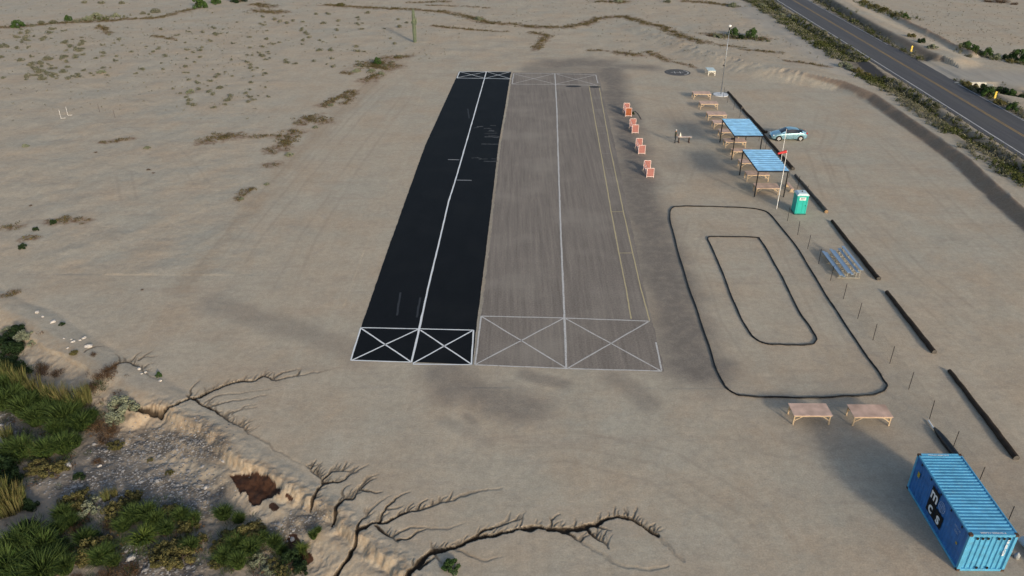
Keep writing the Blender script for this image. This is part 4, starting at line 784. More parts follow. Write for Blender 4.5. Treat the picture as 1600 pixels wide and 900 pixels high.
# ------------------------------------------------------------------ car
def car():
    M_p = mat('silver_teal_car_paint', (.28, .49, .60), .22, .5, (1, .03), .5); M_g = mat('tinted_glass', (.008, .012, .02), .06, 0, (1, .02), .9)
    ty = mat('tyre_rubber', (.012, .012, .012), .85); rim = mat('alloy_rim', (.55, .56, .58), .35, .6)
    x0, y0 = 34.62, 96.45; t = empty('parked_car', (x0, y0, 0), R(1), 'silver-blue hatchback car parked behind the far blue shelter', 'car')
    xs = np.array([-2.24, -2.2, -2.08, -1.9, -1.6, -1.3, -1.12, -.9, -.6, -.3, 0, .35, .7, 1.1, 1.5, 1.8, 2.02, 2.14, 2.21, 2.23])
    top = np.interp(xs, [-2.24, -2.2, -2.05, -1.7, -1.12, -.8, -.25, .15, .6, 1.2, 1.9, 2.12, 2.23], [.55, .66, .77, .90, 1.03, 1.2, 1.44, 1.49, 1.47, 1.36, 1.16, 1.10, .75])
    belt = np.minimum(np.interp(xs, [-2.24, -1.9, -1.1, 0, 1.5, 2.23], [.50, .70, .90, .96, 1.04, .7]), top-.05)
    hw = np.interp(xs, [-2.24, -2.15, -1.9, -1.4, 0, 1.4, 1.95, 2.15, 2.23], [.50, .68, .80, .865, .875, .87, .80, .72, .6])
    rw_ = np.interp(xs, [-2.24, -1.9, -1.12, -.7, -.2, .6, 1.4, 2.0, 2.23], [.40, .62, .70, .64, .58, .57, .55, .58, .5])
    bot = np.interp(xs, [-2.24, -2.0, 2.0, 2.23], [.30, .2, .2, .32])
    ring = []
    for i in range(len(xs)):
        h = [(.0, bot[i]), (hw[i]*.88, bot[i]), (hw[i]*.97, bot[i]+.10), (hw[i], (bot[i]+belt[i])/2), (hw[i]*.985, belt[i]-.09), (hw[i]*.955, belt[i]), (rw_[i], top[i]-.05), (rw_[i]*.8, top[i]-.012), (0, top[i])]
        ring.append([(xs[i], -a, z) for a, z in h]+[(xs[i], a, z) for a, z in h[-2:0:-1]])
    n = len(ring[0]); V = [v for r_ in ring for v in r_]; parts = {'body': [], 'windshield': [], 'side_window': [], 'rear_window': []}
    for i in range(len(xs)-1):
        xm = (xs[i]+xs[i+1])/2
        for k in range(n):
            f = (i*n+k, (i+1)*n+k, (i+1)*n+(k+1) % n, i*n+(k+1) % n); kk = min(k, n-1-k)
            p = 'body'
            if kk in (6, 7) and -1.12 < xm < -.3: p = 'windshield'
            elif kk in (6, 7) and 1.1 < xm < 2.0: p = 'rear_window'
            elif kk == 5 and -.75 < xm < 1.4 and not (.3 < xm < .36): p = 'side_window'
            parts[p].append(f)
    parts['body'] += [tuple(range(n)), tuple((len(xs)-1)*n+k for k in range(n))[::-1]]
    for nm, fs in parts.items():
        idx = sorted({i for f in fs for i in f}); mp = {j: i for i, j in enumerate(idx)}
        b = MB(); b.add([V[j] for j in idx], [tuple(mp[j] for j in f) for f in fs]); b.build(nm, M_p if nm == 'body' else M_g, t, True)
    for sy in (-1, 1):
        for xx in (-1.36, 1.36):
            a = MB().path([(xx, sy*.70, .33), (xx, sy*.882, .33)], .385, 24).build('wheel_arch', M_dark, t)
            w = MB().path([(xx, sy*.68, .315), (xx, sy*.872, .315), (xx, sy*.895, .315)], [.315, .315, .29], 24).build('wheel', ty, t)
            MB().path([(xx, sy*.86, .315), (xx, sy*.902, .315)], .21, 20).build('rim', rim, w); 
        MB().box((-1.98, sy*.62, .69), (.36, .16, .10), sy*R(-28)).build('headlight', mat('headlight_glass', (.7, .75, .78), .1), t, bevel=.03)
        MB().box((2.12, sy*.62, .92), (.18, .18, .24), 0).build('tail_light', mat('tail_light_red', (.4, .03, .03), .2), t, bevel=.03)
        MB().box((-.78, sy*.95, .98), (.1, .16, .12)).build('wing_mirror', M_p, t, bevel=.02)
        for xx, ww in ((-.42, .022), (.42, .022)): MB().box((xx, sy*.872, .62), (ww*.6, .012, .62)).build('door_seam', M_dark, t)
    MB().box((-2.235, 0, .42), (.03, .9, .14)).build('grille', M_dark, t); MB().box((-2.26, 0, .58), (.012, .5, .11)).build('licence_plate', M_white, t)
car()
# ------------------------------------------------------------------ things by the container
x, y = G(1450, 658.5); x2, y2 = G(1461, 675); o = MB().path([(0, 0, .09), (x2-x, y2-y, .09)], .055, 8).build('plastic_pipe', M_pvc, loc=(x, y, 0)); tag(o, 'white plastic pipe sticking out of the black wrapped bundle behind the container', 'pipe')
M_tarp = mat('black_tarp', (.008, .008, .01), .45, 0, (4, .3), .5, .03, 8)
x, y = G(1459, 672); x2, y2 = G(1484, 704); n = 8; pts = [(i/n*(x2-x)*1.5, i/n*(y2-y)*1.5, .17) for i in range(n+1)]
o = MB().path(pts, [.08, .15, .19, .21, .22, .22, .22, .22, .2], 10).build('wrapped_bundle', M_tarp, smooth=True, loc=(x, y, 0)); tag(o, 'long bundle wrapped in black tarp lying behind the blue container', 'bundle')
x, y = G(1593, 842, .3); o = MB().path([(0, 0, .3), (.25, -.9, .3), (.35, -1.9, .3)], [.22, .26, .26], 14).build('rolled_sheet', M_wl, smooth=True, loc=(x+.1, y, 0)); tag(o, 'pale rolled sheet leaning beside the container at the photo\'s right edge', 'roll')
M_clear = mat('cloudy_plastic', (.4, .42, .42), .25)
x, y = G(1581, 862, .2)
for k, (dx, dy) in enumerate(((-.05, .05), (.15, -.25))): o = MB().path([(0, 0, 0), (0, 0, .26), (0, 0, .33), (0, 0, .40)], [.13, .14, .06, .05], 12).build('plastic_jug', M_clear, smooth=True, loc=(x+dx, y+dy, 0)); tag(o, 'cloudy plastic jug on the ground beside the container, one of two', 'jug', 'plastic jugs beside the container')
# ------------------------------------------------------------------ signs and culvert
M_ysign = mat('yellow_reflective', (.70, .48, .04), .5); M_yd = mat('pale_yellow_reflector', (.85, .75, .4), .4)
for a, l in (((1422.5, 85), 'far yellow chevron marker post at the mouth of the dirt side road'), ((1552.5, 159), 'near yellow chevron marker standing in the weeds by the culvert')):
    x, y = G(*a); z = H(x, y); t = empty('marker_sign', (x, y, z), R(8), l, 'road marker', 'yellow markers along the road')
    MB().path([(0, 0, 0), (0, 0, 1.0-z)], .035, 6).build('post', M_galv, t); m = MB(); Lq = []; Rq = []
    for k in range(4): z0 = .5-z+k*.25; Lq += [(-.11, z0), (-.18, z0+.12)]; Rq += [(.11, z0), (.18, z0+.12)]
    pl = Rq+[(.11, .5-z+1.0), (-.11, .5-z+1.0)]+Lq[::-1]; nn = len(pl)
    m.add([(a, -.02, b) for a, b in pl]+[(a, .02, b) for a, b in pl], [tuple(range(nn)), tuple(range(nn, 2*nn))[::-1]]+[(i, (i+1) % nn, nn+(i+1) % nn, nn+i) for i in range(nn)]); pn = m.build('panel', M_ysign, t)
    for k in range(4): MB().path([(-.0, -.022, .62-z+k*.25), (.0, -.034, .62-z+k*.25)], .045, 8).build('reflector', M_yd, pn)
t = empty('culvert', (71.95, 123.35, -.75), R(-2), 'pale concrete culvert headwall with two round pipe openings under the dirt road', 'culvert')
cm = mat('whitewashed_concrete', (.55, .54, .48), .9, 0, (1.5, .12))
MB().box((0, 0, .2), (3.4, .3, 1.5)).build('headwall', cm, t, bevel=.02); MB().box((-2.4, -.1, .25), (1.5, .22, 1.2), R(-8)).build('wing_wall', cm, t); MB().box((2.1, -.3, .15), (1.0, .22, 1.1), R(-45)).build('wing_wall', cm, t)
for xx in (.05, 1.15): MB().path([(xx, -.17, .42), (xx, -.155, .42)], .36, 20).build('pipe_opening', mat('dark_pipe_interior', (.004, .004, .004), .9), t); 
# ------------------------------------------------------------------ saguaro
def ribbed(path, rads, n=20):
    b = MB(); b.path(path, rads, n)
    vs = b.v; m_ = len(path)
    for i in range(m_):
        c = Vector(path[i])
        for k in range(n):
            v_ = Vector(vs[i*n+k]); vs[i*n+k] = tuple(c+(v_-c)*(1.0 if k % 2 else .86))
    return b
M_sag = mat('saguaro_skin', (.105, .13, .085), .8, 0, (3, .2)); x, y = G(648.4, 66.2); t = empty('saguaro', (x, y, H(x, y)), 0, 'tall saguaro cactus standing alone beyond the left runway', 'cactus')
ribbed([(0, 0, 0), (0, 0, .4), (0, 0, 2), (-.02, 0, 3.6), (-.03, 0, 5.0), (-.03, 0, 5.6), (-.03, 0, 5.82), (-.03, 0, 5.9)], [.27, .32, .36, .34, .27, .24, .16, .02]).build('trunk', M_sag, t)
for pth, rr in (([(.1, 0, 3.2), (.36, 0, 3.25), (.42, 0, 3.5), (.43, 0, 4.2), (.43, 0, 4.35)], [.1, .13, .14, .12, .03]), ([(-.1, 0, 3.35), (-.38, -.05, 3.4), (-.42, -.05, 3.6), (-.42, -.05, 3.85)], [.1, .12, .12, .03]), ([(-.1, .1, 4.5), (-.28, .1, 4.55), (-.3, .1, 4.9)], [.08, .09, .05])): ribbed(pth, rr, 12).build('arm', M_sag, t)
# ------------------------------------------------------------------ plants
FM = dict(grass=foliage('green_grass_blades', (.009, .026, .006), (.030, .070, .012), (.075, .11, .028)), reed=foliage('straw_reeds', (.15, .12, .05), (.26, .2, .09), (.08, .10, .03)), sage=foliage('grey_sage_leaves', (.13, .145, .09), (.26, .28, .19)),
    yellow=foliage('olive_yellow_leaves', (.035, .040, .013), (.095, .090, .034), (.155, .135, .05)), dark=foliage('dark_green_leaves', (.010, .022, .008), (.028, .05, .016)), brown=foliage('dried_brown_twigs', (.06, .035, .018), (.14, .085, .045)),
    green=foliage('bright_green_leaves', (.025, .055, .014), (.065, .115, .030)), scrub=foliage('dusty_scrub_leaves', (.10, .115, .08), (.20, .215, .16), (.16, .15, .10)), rust=foliage('rust_dried_weed', (.095, .045, .020), (.19, .10, .045), (.10, .095, .035)),
    lime=foliage('lime_green_blades', (.045, .075, .012), (.12, .155, .035)), twig=mat('grey_brown_stem', (.11, .08, .055)))
def tri_mesh(name, V, m):
    V = np.asarray(V, np.float32).reshape(-1, 3); n = len(V)//3; me = bpy.data.meshes.new(name); me.vertices.add(n*3); me.vertices.foreach_set('co', V.ravel())
    me.loops.add(n*3); me.loops.foreach_set('vertex_index', np.arange(n*3, dtype=np.int32)); me.polygons.add(n); me.polygons.foreach_set('loop_start', np.arange(n, dtype=np.int32)*3); me.update(calc_edges=True); me.materials.append(m); return me
def leaves(n, leaf, K=9, flat=.8, hol=.55, seed=0, spread=.42):
    r = np.random.default_rng(seed); a = r.uniform(0, 2*np.pi, K); e = np.arccos(r.uniform(.0, 1, K)); rr = r.uniform(hol, .85, K)
    C = np.stack([rr*np.cos(a)*np.sin(e), rr*np.sin(a)*np.sin(e), rr*np.cos(e)*flat+.12], 1); cs = r.uniform(.6, 1.2, K)*spread
    k = r.integers(0, K, n); d = r.normal(size=(n, 3)); d /= np.linalg.norm(d, axis=1)[:, None]; P = C[k]+d*(cs[k]*r.uniform(.55, 1, n)**.5)[:, None]; P[:, 2] = np.abs(P[:, 2])*.95+.02
    t1 = r.normal(size=(n, 3)); t1 /= np.linalg.norm(t1, axis=1)[:, None]; t2 = np.cross(t1, d+.01); t2 /= np.linalg.norm(t2, axis=1)[:, None]; s = leaf*r.uniform(.6, 1.4, n)[:, None]
    return np.stack([P-t1*s*.5, P+t1*s*.5+t2*s*.15, P+t2*s*.9], 1)
def blades(n, h, w, lean, seed=0, base=.3):
    r = np.random.default_rng(seed); a = r.uniform(0, 2*np.pi, n); b = base*np.sqrt(r.uniform(0, 1, n)); ln = lean*(.25+b/base)*r.uniform(.5, 1.2, n); hh = h*r.uniform(.55, 1.1, n)
    P = np.stack([b*np.cos(a), b*np.sin(a), np.zeros(n)], 1); D = np.stack([np.cos(a+r.normal(0, .4, n)), np.sin(a+r.normal(0, .4, n)), np.zeros(n)], 1); Z = np.zeros((n, 3)); Z[:, 2] = 1
    th = r.uniform(0, np.pi, n); Wd = np.stack([np.cos(th), np.sin(th), np.zeros(n)], 1)*w*r.uniform(.6, 1.3, n)[:, None]
    m_ = P+D*(ln*.35)[:, None]+Z*(hh*.62)[:, None]; t_ = P+D*ln[:, None]+Z*(hh*.95-ln*.25)[:, None]
    return np.concatenate([np.stack([P-Wd*.5, P+Wd*.5, m_+Wd*.45], 1), np.stack([P-Wd*.5, m_+Wd*.45, m_-Wd*.45], 1), np.stack([m_-Wd*.45, m_+Wd*.45, t_], 1)])
VAR = {}
def variants(kind):
    if kind in VAR: return VAR[kind]
    out = []
    for s in range(3):
        sd = s*13+len(kind)*7
        if kind == 'grass': V = blades(520, 1.2, .05, .62, sd, .36)
        elif kind == 'lime': V = blades(420, .9, .045, .95, sd, .25)
        elif kind == 'reed': V = blades(150, 2.3, .055, .35, sd, .5)
        elif kind == 'sage': V = leaves(2200, .10, 18, .8, .5, sd, .24)
        elif kind == 'yellow': V = leaves(2400, .095, 20, .75, .45, sd, .24)
        elif kind == 'dark': V = leaves(2200, .11, 16, .85, .4, sd, .28)
        elif kind == 'brown': V = np.concatenate([leaves(900, .05, 12, .5, .4, sd, .35), blades(160, .6, .02, .6, sd, .4)])
        elif kind == 'green': V = leaves(2600, .11, 20, 1.15, .5, sd, .28)
        elif kind == 'scrub': V = leaves(220, .22, 6, .8, .3, sd, .42)
        elif kind == 'scrubL': V = leaves(900, .12, 10, .65, .4, sd, .38)
        out.append(tri_mesh(kind, V, FM['scrub' if kind == 'scrubL' else kind]))
    st = MB(); r = random.Random(3)
    for k in range(9): a = r.uniform(0, 6.28); q = r.uniform(.3, .6); st.path([(0, 0, -.05), (q*.5*math.cos(a), q*.5*math.sin(a), .25), (q*math.cos(a), q*math.sin(a), r.uniform(.4, .6))], [.02, .014, .006], 5)
    sm = bpy.data.meshes.new('stems'); sm.from_pydata(st.v, [], st.f); sm.materials.append(FM['twig']); VAR[kind] = (out, sm); return VAR[kind]
ALLP = []
def plant(name, kind, x, y, s, label, cat, group=None, sz=1, parts=True, z=None):
    ms, sm = variants(kind); me_ = ms[rnd.randrange(3)]; z = H(x, y) if z is None else z; fl = kind in ('grass', 'lime', 'reed', 'scrub', 'scrubL', 'brown')
    if fl or not parts:
        o = bpy.data.objects.new(name, me_); COL.objects.link(o)
    else:
        o = bpy.data.objects.new(name, None); COL.objects.link(o)
        for nm, mm in (('foliage', me_), ('stems', sm)): c = bpy.data.objects.new(nm, mm); COL.objects.link(c); c.parent = o
    o.location = (x, y, z-.02); o.rotation_euler = (0, 0, rnd.uniform(0, 6.28)); o.scale = (s, s*rnd.uniform(.85, 1.15), s*sz*rnd.uniform(.85, 1.1)); return tag(o, label, cat, group)
KN = dict(G=('grass', 'grass_clump', 'tall green grass clump', 'grass clump'), R=('reed', 'reed_clump', 'straw-coloured reed clump', 'reeds'), S=('sage', 'sagebrush', 'pale grey-green sagebrush', 'shrub'), Y=('yellow', 'rabbitbrush', 'olive-yellow rabbitbrush', 'shrub'), D=('dark', 'dark_bush', 'dark green bush', 'bush'), B=('brown', 'dry_shrub', 'dried brown shrub', 'shrub'), L=('lime', 'grass_clump', 'lime green fan of grass', 'grass clump'))
NEARP = [ # photo px, kind, radius, zone phrase
 ('at the photo\'s left edge above the long green thicket', [(8, 550, 'D', 1.1), (22, 566, 'D', 1.2), (12, 580, 'D', 1.0), (35, 540, 'D', .8), (30, 590, 'D', 1.0)]),
 ('over the dark bushes at the left edge', [(16, 531, 'S', .55)]), ('on the slope edge right of the dark bushes', [(44, 545, 'S', .7), (56, 552, 'S', .4)]),
 ('in the long green thicket left of the big sagebrush', [(25, 632, 'G', 1.25), (55, 640, 'G', 1.25), (80, 655, 'G', 1.3), (105, 664, 'G', 1.3), (130, 673, 'G', 1.1), (15, 612, 'G', 1.1), (60, 665, 'G', 1.1), (145, 660, 'G', .8), (40, 650, 'G', 1.2), (118, 655, 'G', .9), (8, 640, 'G', 1.2), (92, 680, 'G', .9)]),
 ('standing over the long green thicket', [(15, 600, 'R', .9), (38, 612, 'R', .85), (60, 622, 'R', .85), (82, 634, 'R', .8), (104, 640, 'R', .85), (124, 645, 'R', .85), (140, 640, 'R', .7)]),
 ('at the right end of the green thicket, largest of its kind', [(197, 655, 'S', 1.15)]), ('just in front of the largest sagebrush', [(185, 668, 'S', .7)]), ('around the foot of the largest sagebrush', [(168, 690, 'B', 1.0), (180, 680, 'B', .8), (160, 675, 'B', .9), (168, 612, 'B', .95), (182, 600, 'B', .7), (150, 622, 'B', .8), (70, 590, 'B', .9), (95, 596, 'B', .7)]),
 ('low on the tan slope above the thicket', [(123, 576, 'Y', .35), (153, 578, 'B', .35)]),
 ('on the gravel\'s left side below the thicket', [(38, 712, 'G', 1.1), (75, 712, 'G', 1.1), (102, 706, 'G', 1.1), (118, 700, 'G', .8), (20, 715, 'G', 1.0)]), ('among the grass left of the gravel', [(15, 690, 'R', .6), (55, 712, 'R', .55), (30, 705, 'R', .5)]), ('below the grass left of the gravel', [(58, 736, 'Y', .8), (82, 740, 'Y', .85), (98, 735, 'Y', .6)]),
 ('at the left edge beside the straw reeds', [(8, 738, 'D', 1.1), (22, 752, 'D', .8), (45, 795, 'D', .6), (42, 830, 'D', .7)]), ('at the left edge halfway down the wash', [(8, 790, 'R', .9), (22, 800, 'R', .9), (30, 790, 'R', .8), (5, 805, 'R', .8)]),
 ('alone on the gravel', [(124, 750, 'D', .45), (182, 702, 'Y', .6), (154, 725, 'B', .45), (235, 722, 'Y', .25), (266, 742, 'Y', .3)]),
 ('in the row of mixed shrubs below the gravel', [(112, 792, 'Y', .85), (130, 780, 'Y', .7), (124, 798, 'Y', .5), (205, 785, 'Y', .75), (182, 806, 'Y', .85), (192, 822, 'Y', .7), (215, 778, 'Y', .4)]),
 ('glowing pale in the middle of the mixed shrub row', [(140, 802, 'S', .65), (148, 785, 'S', .4)]), ('poking up from the mixed shrub row', [(168, 785, 'R', .4), (180, 778, 'R', .35)]),
 ('between the mixed shrub row and the lime green fan', [(212, 815, 'G', .9), (232, 812, 'G', .9), (245, 822, 'G', .8), (195, 830, 'G', .7), (170, 825, 'B', .6), (100, 812, 'G', .8), (92, 835, 'G', .8), (110, 822, 'G', .7), (120, 835, 'B', .6)]),
 ('in the middle of the lower wash', [(227, 850, 'L', 1.2)]), ('right of the lime green fan', [(268, 806, 'Y', .85), (296, 828, 'Y', .7), (286, 815, 'G', .7), (262, 835, 'G', .7), (305, 822, 'G', .6)]),
 ('below the lime green fan', [(262, 868, 'Y', .9), (282, 876, 'Y', 1.0), (290, 852, 'Y', .6), (252, 882, 'Y', .7), (300, 862, 'G', .7), (315, 850, 'Y', .5)]),
 ('left of the two yellowish shrubs at the bottom', [(150, 860, 'Y', 1.0), (140, 875, 'Y', .8), (160, 880, 'G', .9), (172, 868, 'G', .6), (135, 850, 'G', .8), (180, 885, 'G', .6), (150, 842, 'D', .5)]),
 ('in the bottom left corner', [(45, 855, 'G', 1.3), (70, 862, 'G', 1.2), (25, 870, 'G', 1.3), (50, 885, 'G', 1.3), (85, 885, 'G', 1.1), (105, 895, 'G', .9), (15, 895, 'G', 1.3), (70, 905, 'G', 1.2), (35, 915, 'G', 1.2), (85, 850, 'D', .8), (100, 868, 'D', .7)]), ('in the bottom left corner grass', [(55, 885, 'L', .45), (205, 895, 'B', .8), (175, 905, 'B', .8), (120, 912, 'B', .6)]),
 ('at the right end of the wash vegetation', [(352, 812, 'G', .8), (375, 818, 'G', .6), (383, 845, 'Y', 1.05), (398, 832, 'Y', .75), (362, 848, 'Y', .8), (372, 862, 'G', .85), (345, 860, 'Y', .6), (392, 868, 'G', .8), (352, 880, 'G', .8), (375, 890, 'G', .7), (340, 885, 'Y', .5), (412, 848, 'G', .5)]),
 ('beside the last grass of the wash', [(430, 855, 'G', .7), (442, 868, 'G', .5), (405, 880, 'S', .55), (420, 895, 'S', .5), (428, 888, 'Y', .5), (442, 900, 'Y', .5), (455, 880, 'D', .7), (470, 895, 'D', .6), (450, 870, 'S', .3)]), ('on the bare sand below the cut bank', [(473, 866, 'L', .5), (492, 852, 'G', .4), (500, 845, 'G', .3)])]
for zone, lst in NEARP:
    cnt = {}
    for a in lst: cnt[a[2]] = cnt.get(a[2], 0)+1
    for (u_, v_, k, s) in lst:
        kd, nm, lb, ct_ = KN[k]; x, y = G(u_, v_, -1.15)
        plant(nm, kd, x, y, s, lb+' '+zone, ct_, (lb+' '+zone) if cnt[k] > 1 else None, 1 if kd not in ('sage', 'yellow') else .9)
x, y = G(705, 888, 0); plant('round_bush', 'green', x, y, .5, 'small round green bush alone on the bank beside the main gully', 'bush')
x, y = G(248, 587); plant('weed', 'green', x, y, .3, 'small spiky green weed above the branching gully', 'weed'); x, y = G(97, 509); plant('weed', 'dark', x, y, .25, 'small dark weed beside white stones at the field\'s edge', 'weed')
x, y = G(989, 178.5); plant('green_clump', 'dark', x, y, .38, 'small dark green clump against the farthest pilot station', 'weed')
# scattered distant bushes
FARP = [(28, 42, 1.45, 'green', 'round green bush at the photo\'s left edge, largest in its line'), (312, 12, 1.9, 'green', 'large round green bush left of centre near the top edge'), (337, 6, 1.3, 'green', 'green bush right behind the large round one at the top edge'), (375, 3, 2.0, 'dark', 'dark green bush cut by the top edge left of the cactus'),
 (107, 32, .9, 'green', 'small green bush in the line of shrubs along the dry stream at left'), (1145, 58, 1.35, 'green', 'left green bush of the pair behind the tall light mast'), (1173, 61, 1.4, 'green', 'right green bush of the pair behind the tall light mast'), (590, 100, .9, 'green', 'small green bush on the rust-brown weed patch'),
 (532, 9, 1.1, 'yellow', 'olive bush at the left end of the brown stream line near the cactus'), (748, 31, 1.1, 'sage', 'pale sage bush on the brown stream line right of the cactus'), (1158, 63, .9, 'dark', 'dark bush between the two green bushes by the mast'), (1120, 61, 1.0, 'sage', 'pale bush left of the green pair behind the mast'), (1110, 60, .8, 'brown', 'brown bush at the left end of the mast\'s bush row'), (1187, 66, .9, 'brown', 'brown bush at the right end of the mast\'s bush row'),
 (150, 28, 1.5, 'sage', 'widest grey-green bush on the dry stream at upper left'), (137, 31, 1.2, 'sage', 'grey-green bush left of the widest one on the dry stream'), (122, 35, 1.1, 'scrubL', 'pale low bush on the dry stream at upper left'), (82, 35, 1.1, 'scrubL', 'low bush between two green ones on the dry stream'), (65, 36, .9, 'scrubL', 'low brownish bush right of the large left edge bush'), (181, 26, 1.1, 'sage', 'grey-green bush right of the widest one on the dry stream'), (243, 19, 1.3, 'scrubL', 'pale green low bush on the stream left of the large round one'), (223, 22, .9, 'scrubL', 'small brownish bush on the stream left of a pale low one'), (51, 41, .7, 'scrubL', 'small mound just right of the large left edge bush'),
 (158, 6, .9, 'scrubL', 'dark low bush near the top edge at upper left'), (190, 6, 1.0, 'scrubL', 'grey-green bush near the top edge left of centre'), (133, 5, .8, 'scrubL', 'low bush near the top edge above the dry stream'), (158, 115, .8, 'sage', 'pale bush in the middle of the pale desert'), (298, 145, .75, 'sage', 'round grey bush low on the pale desert left of the weed patches'), (343, 138, .7, 'scrubL', 'grey bush right of the round grey one'),
 (580, 112, .75, 'sage', 'pale sage beside the rust-brown weed patch'), (595, 116, .7, 'sage', 'pale sage at the lower right of the weed patch'), (557, 112, .7, 'sage', 'pale sage at the left of the weed patch'), (453, 243, .6, 'sage', 'pale grey-green shrub by the brown weeds left of the black runway'), (517, 165, .5, 'sage', 'pale shrub among broken weed patches left of the runway'), (493, 200, .45, 'sage', 'pale shrub inside the largest weed patch'), (417, 288, .35, 'sage', 'lone pale shrub well left of the black runway'), (378, 312, .35, 'sage', 'small pale shrub beside a brown twig patch'),
 (232, 265, .35, 'brown', 'small dark shrub on the bare sand at left'), (240, 270, .25, 'brown', 'tiny dark shrub just right of another on bare sand'), (222, 453, .2, 'brown', 'tiny green weed alone on bare sand'), (150, 238, .3, 'brown', 'tiny dark shrub at mid left'), (48, 321, .25, 'brown', 'tiny green-brown weed above the left edge patches'), (230, 233, .5, 'sage', 'pale flat shrub on the sand at left'), (40, 230, .5, 'sage', 'whitish flat shrub near the left edge'), (36, 388, .45, 'dark', 'dark green flat weed by the left edge patches'), (56, 360, .4, 'dark', 'small green weed right of the left edge brown patch'), (83, 349, .45, 'dark', 'green-brown weed in the lower left patch line'),
 (1318, 108, 1.3, 'sage', 'grey-green bush left of the black asphalt apron'), (1328, 111, .9, 'sage', 'grey-green bush nearest the black asphalt apron'), (1338, 114, 1.1, 'yellow', 'yellowish bush left of the black asphalt apron'), (1349, 119, 1.1, 'yellow', 'yellowish bush in front of the black asphalt apron'), (1399, 145, 1.2, 'yellow', 'lone yellow-green bush beside the road below the apron'), (1220, 24, 1.2, 'sage', 'dark grey bush with a white scrap beside the far road'), (1238, 27, 1.1, 'sage', 'pale bush near the road\'s far end, right of the white scrap'), (1192, 10, 1.2, 'sage', 'pale bush at the far end of the berm by the road'), (1146, 10, 1.4, 'sage', 'pale bush near the top edge left of the far road'), (965, 3, 1.2, 'sage', 'pale bush at the top edge above the grey runway'), (1043, 4, 1.1, 'scrubL', 'low bush at the top edge right of the grey runway'),
 (1507, 77, 1.4, 'green', 'leftmost green bush of the row along the far dirt track'), (1520, 83, 1.3, 'green', 'second green bush from the left along the far dirt track'), (1530, 85, 1.2, 'scrubL', 'grey bush in the row along the far dirt track'), (1541, 88, 1.2, 'green', 'middle green bush along the far dirt track'), (1556, 92, 1.3, 'sage', 'pale round bush along the far dirt track'), (1570, 93, 1.1, 'dark', 'dark bush along the far dirt track'), (1590, 94, 1.6, 'green', 'tall green bush at the photo\'s right edge, above the dirt track'), (1605, 99, 1.5, 'green', 'green bush cut off by the right edge above the dirt track'), (1580, 98, 1.0, 'yellow', 'yellowish bush near the right edge above the dirt track'), (1513, 91, .8, 'scrubL', 'small grey bush in front of the far green row'),
 (1350, 5, 1.3, 'yellow', 'yellow-green bush at the top edge right of the road'), (1365, 12, 1.5, 'yellow', 'yellow-green bush second in the patch right of the road'), (1382, 18, 1.5, 'yellow', 'yellow-green bush in the middle of the patch right of the road'), (1398, 25, 1.4, 'yellow', 'yellow-green bush fourth in the patch right of the road'), (1412, 30, 1.1, 'green', 'green bush at the lower end of the patch right of the road'),
 (1510, 133, 1.1, 'yellow', 'yellowish bush against the culvert\'s left wing'), (1521, 139, 1.2, 'yellow', 'bright yellowish bush in front of the culvert pipes'), (1535, 145, 1.2, 'dark', 'dark green bush right of the yellowish culvert bush'), (1545, 141, .9, 'yellow', 'small yellow-green bush right of the culvert'), (1543, 150, 1.2, 'green', 'green bush between the road and the near yellow marker'), (1562, 162, 1.1, 'yellow', 'yellow-green bush just below the near yellow marker'), (1567, 137, 1.4, 'dark', 'dark bush in the ditch right of the culvert'), (1582, 141, 1.4, 'green', 'green bush in the ditch near the right edge'), (1600, 147, 1.4, 'dark', 'dark bush in the ditch cut by the right edge'), (1580, 172, 1.0, 'green', 'green weed bush by the road edge near the right edge'), (1422, 66, 1.0, 'yellow', 'yellow-green bush behind the far yellow marker'), (1438, 75, 1.0, 'dark', 'dark bush right of the far yellow marker'), (1455, 84, 1.1, 'sage', 'grey bush above the mouth of the dirt road'), (1563, 4, 2.2, 'brown', 'brown bush at the top right of the photo'), (1545, 3, 1.6, 'brown', 'brown bush left of the top right one'), (1585, 7, 1.2, 'brown', 'small brown bush right of the top right one')]
for u_, v_, s, kd, l in FARP:
    x, y = G(u_, v_); plant('round_bush' if kd in ('green', 'dark') else 'desert_shrub', kd, x, y, s, l, 'bush' if kd in ('green', 'dark') else 'shrub', None, 1.0 if kd in ('green', 'dark') else .75, parts=s > 1.0)
# low scrub dotted over the pale desert: individual plants
spots = []
def scat(n, x0, x1, y0, y1, smin, smax, ok=lambda a, b: True):
    k = 0; tries = 0
    while k < n and tries < n*30:
        tries += 1; u_ = rnd.uniform(x0, x1); v_ = y0+(y1-y0)*rnd.random()**1.0
        if not ok(u_, v_): continue
        if vn(np.array([u_]), np.array([v_]), 26, 5)[0] < -.12+rnd.random()*.45-.2: continue
        spots.append((u_, v_, rnd.uniform(smin, smax))); k += 1
scat(100, -5, 130, 45, 125, .35, .8); scat(90, 120, 420, 20, 120, .28, .6); scat(40, 220, 420, 100, 170, .25, .6); scat(75, 400, 640, 20, 105, .3, .75); scat(20, 0, 330, 0, 30, .4, .8); scat(14, 60, 320, 170, 215, .2, .4)
for u_, v_, s in [(483, 53, .8), (467, 52, .8), (532, 60, .7), (476, 68, .8), (498, 67, .8), (514, 73, .8), (530, 75, .8), (566, 80, .8), (543, 65, .6), (487, 96, .6), (461, 102, .55), (417, 114, .55), (452, 50, .7), (570, 70, .7), (602, 54, .5), (515, 72, .6), (452, 67, .7), (475, 75, .7)]: spots.append((u_, v_, s))
for u_, v_, s in spots[:300]:
    x, y = G(u_, v_); plant('desert_shrub', 'scrub', x, y, s, 'small grey-green scrub dotted over the pale desert left of the cactus and the black runway', 'shrub', 'small scrub dotted over the pale desert', .9)
